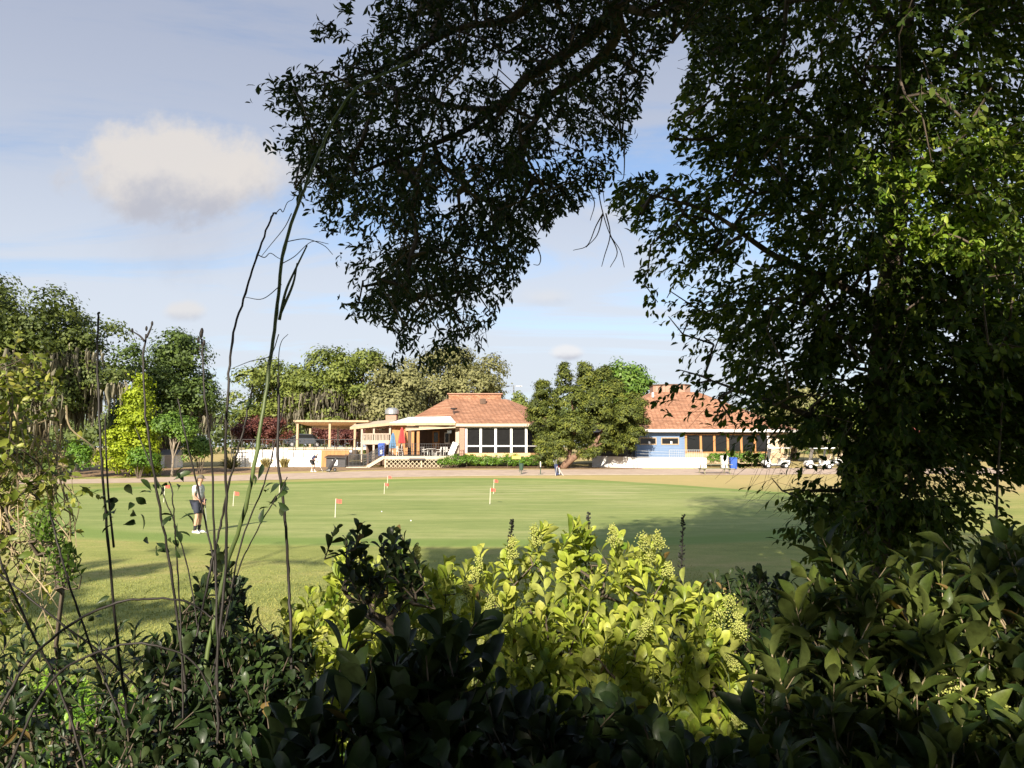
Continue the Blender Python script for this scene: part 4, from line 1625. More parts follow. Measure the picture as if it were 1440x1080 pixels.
for hh in (633, 641.5):
    mb.bar((XP(331, Yw) - wl[0], -.5, ZP(hh, Yw) - wl[2]), (XP(348, Yw) - wl[0], -.5, ZP(hh, Yw) - wl[2]), .05)
for px in (331, 340, 348):
    mb.bar((XP(px, Yw) - wl[0], -.5, -.1), (XP(px, Yw) - wl[0], -.5, ZP(633, Yw) - wl[2]), .05)
mb.build('step_rail', M['black_metal'], wall)

# tan timber screen wall with the charcoal kiosk in front
r = empty('timber_wall', (XP(471, 74.6), 74.6, g0), 0, 'tan boarded wall closing the right end of the white wall', 'wall')
q = np.array((XP(471, 74.6), 74.6, g0))
mb = MB()
px = 452.0
k = 0
while px < 490:
    off = .0 if k % 2 else .015
    mb.box(XP(px, 74.6) - q[0], XP(px + 2.6, 74.6) - q[0], -off, .15 - off, -.1, ZP(633.6, 74.6) - q[2])
    px += 2.6
    k += 1
mb.build('boards', M['orange_wood'], r)
MB().box(XP(451, 74.6) - q[0], XP(491.5, 74.6) - q[0], -.06, .2, ZP(633.6, 74.6) - q[2], ZP(632.4, 74.6) - q[2]).build('cap', M['tan_wood'], r)
Yk = 73.6
r = empty('kiosk', (XP(473, Yk), Yk, g0), 0, 'low charcoal shed with sloping lid and white notice in front of the tan boards', 'shed')
q = np.array((XP(473, Yk), Yk, Hf(XP(473, Yk), Yk)))
r.location = q
zk = ZP(640.5, Yk) - q[2]
xa, xb = XP(459, Yk) - q[0], XP(486, Yk) - q[0]
MB().box(xa, xb, 0, .85, 0, zk * .86).build('body', M['charcoal'], r)
slab(MB(), [(xa - .12, -.22, zk * .86), (xb + .12, -.22, zk * .80), (xb + .05, .9, zk * 1.02), (xa - .02, .9, zk * 1.04)], .06).build('lid', M['black_metal'], r)
MB().box(XP(467.5, Yk) - q[0], XP(475, Yk) - q[0], -.03, -.004, ZP(654.5, Yk) - q[2], ZP(646.5, Yk) - q[2]).build('notice', M['paper'], r)

# parked car under the shelter
def car(x, y, z, rz, label):
    r = empty('parked_car', (x, y, z), rz, label, 'car')
    prof = [(-2.1, .35), (-2.12, .75), (-1.35, .95), (-.75, 1.42), (.75, 1.45), (1.45, .98), (2.1, .85), (2.15, .35)]
    mb = MB()
    mb.extrude(list(reversed(prof)), -.85, .85, 'y')
    mb.build('body', M['car_paint'], r, bevel=.08)
    for s in (-1, 1):
        mb = MB()
        mb.add([(-1.18, s * .862, .98), (-.72, s * .862, 1.35), (.70, s * .862, 1.37), (1.22, s * .862, 1.0)], [(0, 1, 2, 3) if s < 0 else (3, 2, 1, 0)])
        mb.build('side_window', M['glass'], r)
    mb = MB().add([(-1.33, -.72, .98), (-.80, -.66, 1.40), (-.80, .66, 1.40), (-1.33, .72, .98)], [(0, 3, 2, 1)])
    for i in range(4):
        mb.v[i] = (mb.v[i][0] - .02, mb.v[i][1], mb.v[i][2] + .02)
    mb.build('windscreen', M['grey_metal'], r)
    for sx in (-1.3, 1.35):
        for s in (-1, 1):
            w = MB().tube([(sx, s * .70, .32), (sx, s * .88, .32)], .32, 16).build('wheel', M['rubber'], r)
            MB().tube([(sx, s * .875, .32), (sx, s * .895, .32)], .18, 12).build('rim', M['grey_metal'], w)
    return r


car(XP(428, 84), 84, gs, R(200), 'dark parked car standing under the left end of the shelter roof')

# ------------------------------------------------------------------ blue building with pyramid roof and brick cupola
Yb = 76.0
bl = empty('clubhouse', (XP(975, Yb), Yb, g0), 0, 'blue walled building with large orange pyramid roof and brick cupola', 'building')
bq = np.array((XP(975, Yb), Yb, g0))


def bbox(px0, px1, py0, py1, ya, yb, mb=None, Yr=None):
    mb = mb or MB()
    Yr = Yr or Yb
    return mb.box(XP(px0, Yr) - bq[0], XP(px1, Yr) - bq[0], ya, yb, ZP(py1, Yr) - bq[2], ZP(py0, Yr) - bq[2])


ez = ZP(604, Yb - .8) - g0
xl_, xr2 = XP(842, Yb - .8) - bq[0], XP(1107, Yb - .8) - bq[0]
yb0, yb1 = -.8, 17.5
ti = 5.4
cx_ = XP(948, 84) - bq[0]
tz = ZP(553, 84) - g0
eav = [(xl_ + ti, yb0), (xr2 - ti, yb0), (xr2, yb0 + ti), (xr2, yb1 - ti), (xr2 - ti, yb1), (xl_ + ti, yb1), (xl_, yb1 - ti), (xl_, yb0 + ti)]
eav = [(xl_, yb0), (xr2, yb0), (xr2 + 2.5, yb0 + 3.5), (xr2 + 2.5, yb1 - 3), (xr2, yb1), (xl_, yb1), (xl_ - 2, yb1 - 3), (xl_ - 2, yb0 + 3.5)]
tw = pxr(29, 84)
top = [(cx_ - tw, 6.2), (cx_ + tw, 6.2), (cx_ + tw + .4, 7), (cx_ + tw + .4, 9.4), (cx_ + tw, 10.2), (cx_ - tw, 10.2), (cx_ - tw - .4, 9.4), (cx_ - tw - .4, 7)]
n = 8
vs = [(x, y, ez) for x, y in eav] + [(x, y, tz) for x, y in top]
fs = [(i, (i + 1) % n, n + (i + 1) % n, n + i) for i in range(n)] + [tuple(range(n, 2 * n))]
ro = MB().add(vs, fs).build('roof', M['roof'], bl)
cz = ZP(542, 83) - g0
a, b = XP(921, 83) - bq[0], XP(973.5, 83) - bq[0]
mb = MB().prism([(a, 7.6), (a + 1.2, 6.6), (b - .8, 6.6), (b, 7.4), (b, 9.6), (a, 9.6)], tz - .5, cz)
cu = mb.build('cupola', M['brick'], ro)
mb = MB().prism([(a - .06, 7.55), (a + 1.15, 6.52), (b - .76, 6.52), (b + .06, 7.36), (b + .06, 9.7), (a - .06, 9.7)], cz, cz + .12)
mb.build('cupola_cap', M['dark_wood'], cu)
MB().cbox((XP(921, 80) - bq[0], 4.9, tz - .4), (.18, .5, .5)).build('vent', M['white'], ro)
mb = MB()
for i in range(n):
    p_, q_ = eav[i], eav[(i + 1) % n]
    mb.bar((p_[0], p_[1], ez - .11), (q_[0], q_[1], ez - .11), .07, .27)
mb.build('fascia', M['white'], bl)
mb = MB().prism([(x * .99, y + (.1 if y < 8 else -.1)) for x, y in eav], ez - .3, ez - .24)
mb.build('soffit', M['dark_wood'], bl)
zc = ez - .31
# blue wall, with the two strip windows let in
zf_ = ZP(642, Yb) - g0
wb = bbox(893, 963, 606.5, 650, 0, .25)
wb.build('wall', M['blue_wall'], bl)
mb = MB()
for py in np.arange(610, 640, 3.4):
    bbox(893.2, 962.8, py, py + .35, -.014, -.001, mb)
mb.build('siding_lap', M['blue_wall'], bl)
for a_, b_ in ((900.5, 922), (931, 953.5)):
    w = MB()
    bbox(a_ - 1.2, b_ + 1.2, 615.2, 616.4, -.07, -.001, w)
    bbox(a_ - 1.2, b_ + 1.2, 624.2, 625.4, -.07, -.001, w)
    bbox(a_ - 1.2, a_, 616.4, 624.2, -.07, -.001, w)
    bbox(b_, b_ + 1.2, 616.4, 624.2, -.07, -.001, w)
    w = w.build('window', M['tan_wood'], bl)
    bbox(a_, b_, 616.4, 624.2, -.03, -.016).build('pane', M['glass'], w)
    bbox((a_ + b_) / 2 + .5, (a_ + b_) / 2 + 3, 620.5, 624, -.05, -.032).build('window_ornament', M['paper'], w)
# glazed bays to the right
bays = [(963, 984), (984, 1003), (1003, 1022), (1022, 1041), (1041, 1060), (1060, 1079)]
bbox(963, 1098, 637, 652, .02, .25).build('sill_wall', M['tan_wood'], bl)
bbox(963, 1098, 606.5, 610.5, .02, .25).build('head_wall', M['dark_wood'], bl)
for a_, b_ in bays:
    w = MB()
    bbox(a_, a_ + 3, 610.5, 637, -.06, .2, w)
    bbox(a_ + 3, b_, 610.5, 612, -.02, .2, w)
    bbox(a_ + 3, b_, 635.3, 637, -.02, .2, w)
    w = w.build('window', M['orange_wood'], bl)
    bbox(a_ + 3, b_, 612, 635.3, .06, .09).build('pane', M['glass'], w)
bbox(1079, 1082, 606.5, 652, -.05, .2).build('post', M['white'], bl)
bbox(1082, 1098, 610.5, 637, .5, .7).build('wall', M['cream'], bl)
bbox(1098, 1102, 606.5, 652, -.05, .3).build('post', M['tan_wood'], bl)
# recessed dark entrance behind the cedar
bbox(840, 893, 606, 652, 2.4, 2.6).build('wall', M['dark_wood'], bl)
w = bbox(850, 890, 611, 640, 2.3, 2.39).build('door', M['glass'], bl)
bbox(869, 871, 611, 640, 2.2, 2.29).build('door_frame', M['charcoal'], w)
MB().box(XP(893, Yb) - bq[0], XP(896, Yb) - bq[0], .26, 16.5, 0, zc).build('wall', M['blue_wall'], bl)
MB().box(XP(896, Yb) - bq[0], xr2 - .6, 16.2, 16.5, 0, zc).build('wall', M['blue_wall'], bl)
MB().box(xr2 - .9, xr2 - .6, .8, 16.2, 0, zc).build('wall', M['cream'], bl)

# white access ramp in front of it
Yr = 71.3
gr = Hf(XP(940, Yr), Yr)
rp = empty('access_ramp', (XP(940, Yr), Yr, gr), 0, 'white walled access ramp with picket railing below the blue wall', 'ramp')
rq = np.array((XP(940, Yr), Yr, gr))


def rbox(px0, px1, py0, py1, ya, yb, mb=None):
    mb = mb or MB()
    return mb.box(XP(px0, Yr) - rq[0], XP(px1, Yr) - rq[0], ya, yb, ZP(py1, Yr) - rq[2], ZP(py0, Yr) - rq[2])


rbox(895.5, 993, 643.8, 662, 0, .28).build('wall_face', M['white_wall'], rp)
mb = MB()
x0, x1 = XP(838, Yr) - rq[0], XP(895.3, Yr) - rq[0]
mb.add([(x0, 3.2, -.1), (x1, .1, -.1), (x1, .1, ZP(643, Yr) - rq[2]), (x0, 3.2, ZP(641.5, Yr) - rq[2]),
        (x0, 3.45, -.1), (x1, .35, -.1), (x1, .35, ZP(643, Yr) - rq[2]), (x0, 3.45, ZP(641.5, Yr) - rq[2])],
       [(0, 1, 2, 3), (7, 6, 5, 4), (3, 2, 6, 7), (0, 3, 7, 4), (2, 1, 5, 6)])
mb.build('wing_wall', M['white_wall'], rp)
rbox(895.5, 993, 645, 648, .28, 4.4).build('landing', M['concrete'], rp)
mb = MB()
rail(mb, [(x0, 3.3, ZP(641.5, Yr) - rq[2]), (x1, .2, ZP(643.0, Yr) - rq[2])], .98, .13)
mb.build('railing', M['black_metal'], rp)
mb = MB()
for hh in (.10, .38, .66):
    mb.bar((x1, .14, ZP(643.8, Yr) - rq[2] + hh), (XP(962, Yr) - rq[0], .14, ZP(643.8, Yr) - rq[2] + hh * .7), .03)
xq0, xq1 = XP(946, Yr) - rq[0], XP(993, Yr) - rq[0]
rail(mb, [(xq0, 1.6, ZP(646, Yr) - rq[2]), (xq1, 1.6, ZP(646, Yr) - rq[2])], .86, .17)
mb.build('ramp_rail', M['grey_metal'], rp)
mb = MB()
mb.tube([(XP(888, Yr) - rq[0], -.9, 0), (XP(888, Yr) - rq[0], -.9, .9), (XP(895, Yr) - rq[0], -.3, .9), (XP(895, Yr) - rq[0], -.3, 0)], .03, 6)
mb.build('handrail', M['grey_metal'], rp)

# lamp post far behind
r = empty('light_pole', (XP(722.5, 120), 120, Hf(0, 120)), 0, 'tall grey light pole with two arms behind the porch roof', 'light pole')
zt = ZP(542, 120) - Hf(0, 120)
MB().tube([(0, 0, -.2), (0, 0, zt)], [.16, .09], 8).build('pole', M['grey_metal'], r)
MB().bar((-1.0, 0, zt - .1), (1.0, 0, zt - .1), .08).build('arm', M['grey_metal'], r)
for s in (-1, 1):
    MB().box(s * 1.0 - .3, s * 1.0 + .3, -.2, .2, zt - .22, zt - .05).build('lamp_head', M['grey_metal'], r)

# ------------------------------------------------------------------ course furniture
FL = [(233, 706, 681, 'red flag farthest left on the putting green, beside the standing golfer'),
      (330, 712, 691, 'red flag just right of the standing golfer on the putting green'),
      (394, 697, 677, 'red flag behind the tall canes on the putting green'),
      (473, 727, 701, 'nearest red flag, low in the middle of the green'),
      (541, 694, 679, 'nearer of two red flags overlapping left of the green centre'),
      (545, 686, 669, 'farther of two red flags overlapping left of the green centre'),
      (689, 708, 686, 'nearer of two red flags overlapping right of the green centre'),
      (694, 695, 674, 'farther of two red flags overlapping right of the green centre')]
for px, pb, pt, lb in FL:
    Y = EYE * F / (pb - 627.0)
    x = XP(px, Y)
    z = Hf(x, Y) + .012
    r = empty('golf_flag', (x, Y, z), random.uniform(-.3, .3), lb, 'flag', 'small flags on the putting green')
    h = ZP(pt, Y) - z
    lean = random.uniform(.01, .07)
    MB().tube([(0, 0, -.1), (lean * h * .5, 0, h * .5), (lean * h, 0, h)], [.013, .012, .010], 6).build('pole', M['pole_white'], r)
    b = MB()
    nx, nz = 7, 4
    fw, fh = .21, .15
    for iz in range(nz):
        for ix in range(nx):
            u = ix / (nx - 1)
            b.v.append((lean * h + .01 + u * fw, .035 * math.sin(u * 7 + px) * u, h - .01 - iz / (nz - 1) * fh - .03 * u))
    for iz in range(nz - 1):
        for ix in range(nx - 1):
            a = iz * nx + ix
            b.f.append((a, a + 1, a + nx + 1, a + nx))
    b.build('flag_cloth', M['red_paint'], r, True)
    MB().lathe((0, 0, -.012), [(.055, .0), (.055, .0145)], 14).build('cup', M['charcoal'], r)


for px, py, lb in ((538, 719, 'white golf ball lying on the green right of the nearest flag'), (579, 731, 'white golf ball near the front edge of the green, farther right')):
    Y = EYE * F / (py - 627.0)
    x = XP(px, Y)
    r = MB().ball((0, 0, 0), .024, 12, 8).build('golf_ball', M['paper'], None, True)
    r.location = (x, Y, Hf(x, Y) + .034)
    tag(r, lb, 'golf ball', 'golf balls on the green')


def picnic(x, y, z, rz, label):
    r = empty('picnic_table', (x, y, z), rz, label, 'picnic table')
    mb = MB()
    for k in range(5):
        mb.box(-1.4, 1.4, -.38 + k * .155, -.38 + k * .155 + .14, .73, .77)
    mb.build('table_top', M['picnic_wood'], r)
    for s in (-1, 1):
        mb = MB()
        for k in range(2):
            y0 = s * .72 - .14 + k * .145
            mb.box(-1.4, 1.4, y0, y0 + .135, .42, .46)
        mb.build('bench', M['picnic_wood'], r)
    for sx in (-1.05, 1.05):
        mb = MB()
        mb.bar((sx, -.70, 0), (sx, -.22, .73), .09, .05, up=(1, 0, 0))
        mb.bar((sx, .70, 0), (sx, .22, .73), .09, .05, up=(1, 0, 0))
        mb.bar((sx + .05, -.85, .39), (sx + .05, .85, .39), .05, .1)
        mb.build('leg_frame', M['picnic_wood'], r)
    return r


Y = 63.0
picnic(XP(1004, Y), Y, Hf(XP(1006, Y), Y), R(6), 'weathered picnic table on the path edge at the right of the green')

# wire basket stand, small sign post, golf bag beside it
Y = 62.5
x = XP(733, Y)
r = empty('litter_basket', (x, Y, Hf(x, Y)), 0, 'dark green litter basket on a stand under the small yellow sign', 'litter basket')
mb = MB().lathe((0, 0, .35), [(.15, 0), (.20, .5), (.22, .52), (.20, .54)], 14)
mb.build('basket', M['green_metal'], r)
MB().tube([(0, 0, -.05), (0, 0, .36)], .03, 6).build('stand', M['green_metal'], r)
for k in range(3):
    a = k * 2.1
    MB().bar((0, 0, .02), (math.cos(a) * .24, math.sin(a) * .24, .0), .03, .02).build('foot', M['green_metal'], r)
x = XP(725, 64.5)
r = empty('sign_board', (x, 64.5, Hf(x, 64.5)), 0, 'small blank yellow sign board standing at the clipped hedge', 'sign')
MB().tube([(.35, .02, -.1), (.35, .02, 1.35)], .025, 6).build('post', M['green_metal'], r)
MB().box(-.30, .42, -.02, .0, 1.12, 1.38).build('panel', M['yellow_sign'], r)
x = XP(760, 62.5)
r = empty('marker_post', (x, 62.5, Hf(x, 62.5)), 0, 'thin green post with white top left of the golf bag', 'post')
MB().tube([(0, 0, -.05), (0, 0, .62)], .035, 8).build('stem', M['green_metal'], r)
MB().lathe((0, 0, .62), [(.05, 0), (.05, .3), (.03, .42)], 10).build('top', M['pole_white'], r)
MB().box(-.22, .22, -.22, .22, -.02, .02).build('base', M['green_metal'], r)


def golf_bag(x, y, z, label, m):
    r = empty('golf_bag', (x, y, z), R(20), label, 'golf bag')
    MB().tube([(0, 0, .02), (-.02, .03, .1), (-.06, .10, .55), (-.09, .16, .88)], [.13, .15, .14, .16], 14).build('bag', m, r)
    MB().tube([(-.02, -.16, .28), (-.05, -.09, .62)], [.07, .06], 8).build('pocket', M['charcoal'], r)
    for k, s in enumerate((-1, 1)):
        MB().tube([(-.06, .02, .78), (s * .34 + .02, -.30, 0)], .012, 6).build('stand_leg', M['white'], r)
    for k in range(6):
        a = k * 1.05
        q = (-.09 + .08 * math.cos(a), .16 + .08 * math.sin(a), .86)
        e = (q[0] + .05 * math.cos(a) - .03, q[1] + .05 * math.sin(a) + .06, 1.12 + .05 * (k % 3))
        c = MB().tube([q, e], .008, 5).build('club', M['grey_metal'], r)
        MB().ball(e, (.05, .035, .045), 8, 5).build('club_head', M['grey_metal'] if k % 2 else M['charcoal'], c)
    MB().tube([(.09, .02, .3), (.2, .05, .5), (.08, .12, .78)], .015, 5).build('strap', M['red_cloth'], r)
    MB().box(.08, .12, -.12, -.04, .1, .62).build('towel', M['white'], r)
    return r


Y = 61.3
x = XP(784, Y)
golf_bag(x, Y, Hf(x, Y), 'navy golf bag standing on white legs at the far edge of the green', M['navy'])


def push_cart(x, y, z, rz, label):
    r = empty('push_cart', (x, y, z), rz, label, 'golf trolley')
    MB().tube([(.25, 0, .22), (.05, 0, .5), (-.35, 0, 1.0)], [.16, .17, .15], 12).build('bag', M['charcoal'], r)
    mb = MB()
    mb.tube([(.42, 0, .14), (.1, -.0, .30), (-.45, 0, 1.0), (-.70, 0, 1.06)], .02, 6)
    mb.bar((-.05, -.34, .16), (-.05, .34, .16), .03)
    mb.bar((.1, 0, .30), (-.05, 0, .16), .03)
    mb.build('frame', M['black_metal'], r)
    MB().bar((-.70, -.17, 1.06), (-.70, .17, 1.06), .035).build('handle', M['rubber'], r)
    for q, rr in (((-.05, -.34, .16), .16), ((-.05, .34, .16), .16), ((.48, 0, .12), .12)):
        w = MB().tube([(q[0], q[1] - .03, q[2]), (q[0], q[1] + .03, q[2])], rr, 16).build('wheel', M['rubber'], r)
        MB().tube([(q[0], q[1] - .034, q[2]), (q[0], q[1] + .034, q[2])], rr * .55, 10).build('rim', M['grey_metal'], w)
    for k in range(5):
        a = k * 1.26
        e = (-.52 + .06 * math.cos(a), .08 * math.sin(a), 1.2 + .03 * (k % 2))
        c = MB().tube([(-.33, .05 * math.sin(a), .98), e], .009, 5).build('club', M['grey_metal'], r)
        MB().ball(e, (.05, .04, .05), 8, 5).build('club_head', M['charcoal'], c)
    return r


Y = 65.0
x = XP(467, Y)
push_cart(x, Y, Hf(x, Y) + .015, R(150), 'black golf trolley with bag standing on the path right of the bent golfer')


def golf_cart(x, y, z, rz, label, tint=None):
    r = empty('golf_cart', (x, y, z), rz, label, 'golf cart', 'white golf carts parked at the right')
    prof = [(-1.15, .30), (-1.18, .72), (-.35, .76), (-.30, .42), (.45, .36), (.62, .78), (1.02, .72), (1.20, .46), (1.15, .30)]
    MB().extrude(list(reversed(prof)), -.58, .58, 'y').build('body', M['cart_white'], r, bevel=.05)
    MB().box(-1.1, 1.12, -.55, .55, .20, .30).build('chassis', M['charcoal'], r)
    MB().box(-.80, -.28, -.52, .52, .762, .90).build('seat', M['cream'], r, bevel=.04)
    MB().bar((-.86, 0, .86), (-1.0, 0, 1.28), 1.02, .10, up=(1, 0, 0)).build('backrest', M['cream'], r, bevel=.03)
    slab(MB(), [(-1.25, -.60, 1.86), (.62, -.60, 1.86), (.62, .60, 1.86), (-1.25, .60, 1.86)], .07).build('roof', M['cart_white'], r, bevel=.03)
    for sx, bx in ((-1.12, -1.14), (.48, .70)):
        for s in (-1, 1):
            MB().bar((bx, s * .53, .74), (sx, s * .54, 1.79), .04).build('roof_strut', M['black_metal'], r)
    MB().add([(.70, -.50, .80), (.70, .50, .80), (.50, .50, 1.76), (.50, -.50, 1.76)], [(0, 1, 2, 3)]).build('windscreen', M['grey_metal'], r)
    st = MB().tube([(.50, .25, .72), (.22, .25, 1.02)], .02, 6).build('steering_column', M['black_metal'], r)
    ring = [(.22 + .12 * math.sin(t) * .7, .25 + .17 * math.cos(t), 1.02 + .12 * math.sin(t)) for t in np.linspace(0, 2 * math.pi, 15)]
    MB().tube(ring, .014, 5, False).build('steering_wheel', M['rubber'], st)
    for sx in (-.78, .80):
        for s in (-1, 1):
            w = MB().tube([(sx, s * .46, .23), (sx, s * .64, .23)], [.23, .23], 18).build('wheel', M['rubber'], r, bevel=.02)
            MB().tube([(sx, s * .642, .23), (sx, s * .655, .23)], .13, 12).build('rim', M['cart_white'], w)
    MB().box(-1.42, -1.19, -.45, .45, .46, .52).build('bag_rack', M['black_metal'], r)
    return r


for px, Y, rz, lb in ((1090, 70.5, R(176), 'white golf cart at the right end of the green hedge'),
                      (1150, 69.0, R(172), 'white golf cart parked on the path, clearest of the carts at the right'),
                      (1168, 76.0, R(165), 'white golf cart parked behind the clearest one')):
    x = XP(px, Y)
    golf_cart(x, Y, Hf(x, Y) + .015, rz, lb)

# small white shed seen between the shrubs on the left
x = XP(237, 72)
r = empty('white_shed', (x, 72, Hf(x, 72)), 0, 'small white shed glimpsed between the left shrubs', 'shed')
MB().box(-.7, .7, 0, 1.6, 0, 1.2).build('wall', M['white'], r)
mb = MB().extrude([(-.15, 1.2), (.8, 1.7), (1.75, 1.2)], -.85, .85)
mb.build('roof', M['grey_metal'], r)
MB().box(-.3, .3, -.03, -.001, 0, 1.1).build('door', M['grey_wood'], r)

# ------------------------------------------------------------------ people
M['skin'] = plain('skin', (.56, .33, .23), .55, .08, 14)
M['shirt_grey'] = plain('patterned_shirt', (.40, .41, .45), .85, .5, 16, c2=(.78, .78, .80))
M['short_navy'] = plain('navy_shorts', (.035, .040, .065), .85, .2, 12)
M['black_cloth'] = plain('black_cloth', (.02, .02, .024), .85, .2, 12)
M['cap'] = plain('cap_cloth', (.13, .11, .085), .85, .2, 12)
M['hair'] = plain('hair', (.05, .03, .018), .7, .3, 30)
M['grey_hair'] = plain('grey_hair', (.40, .38, .36), .7, .2, 30)
M['shoe'] = plain('white_shoe', (.82, .82, .80), .5, .05, 9)


def skin_mesh(name, J, E, m, parent, root=None, sub=1):
    """J: {joint: (pos, radius)}; E: edges. One continuous skinned surface."""
    ks = list(J)
    ix = {k: i for i, k in enumerate(ks)}
    me = bpy.data.meshes.new(name)
    me.from_pydata([tuple(J[k][0]) for k in ks], [(ix[a], ix[b]) for a, b in E], [])
    o = link(name, me, m, parent)
    o.modifiers.new('skin', 'SKIN')
    if not me.skin_vertices:
        return o
    for i, k in enumerate(ks):
        r = J[k][1]
        r = r if hasattr(r, '__len__') else (r, r)
        me.skin_vertices[0].data[i].radius = r
        me.skin_vertices[0].data[i].use_root = (k == (root or ks[0]))
    o.modifiers['skin'].use_smooth_shade = True
    s = o.modifiers.new('sub', 'SUBSURF')
    s.levels = sub
    s.render_levels = sub
    return o


def add_hand(J, E, w, side, wrist, along, palm_n):
    """palm, four fingers of unequal length and a thumb, curled round a grip"""
    a = Vector(along).normalized()
    n = Vector(palm_n).normalized()
    s = a.cross(n) * side
    wv = Vector(wrist)
    J[w + 'palm'] = (wv + a * .055, (.036, .018))
    E.append((w + 'wr', w + 'palm'))
    for i, (L, off) in enumerate(((.072, -.028), (.082, -.010), (.077, .009), (.058, .027))):
        k0 = wv + a * .085 + s * off
        k1 = k0 + a * L * .45 + n * L * .12
        k2 = k1 + a * L * .12 + n * L * .38
        k3 = k2 - a * L * .22 + n * L * .16
        nm = '%sf%d' % (w, i)
        J[nm + 'a'] = (k0, .0095)
        J[nm + 'b'] = (k1, .009)
        J[nm + 'c'] = (k2, .0085)
        J[nm + 'd'] = (k3, .0075)
        E += [(w + 'palm', nm + 'a'), (nm + 'a', nm + 'b'), (nm + 'b', nm + 'c'), (nm + 'c', nm + 'd')]
    t0 = wv + a * .03 - s * .030
    t1 = t0 + a * .035 - s * .012 + n * .015
    t2 = t1 + a * .022 + s * .012 + n * .022
    J[w + 't0'] = (t0, .012)
    J[w + 't1'] = (t1, .010)
    J[w + 't2'] = (t2, .0085)
    E += [(w + 'palm', w + 't0'), (w + 't0', w + 't1'), (w + 't1', w + 't2')]


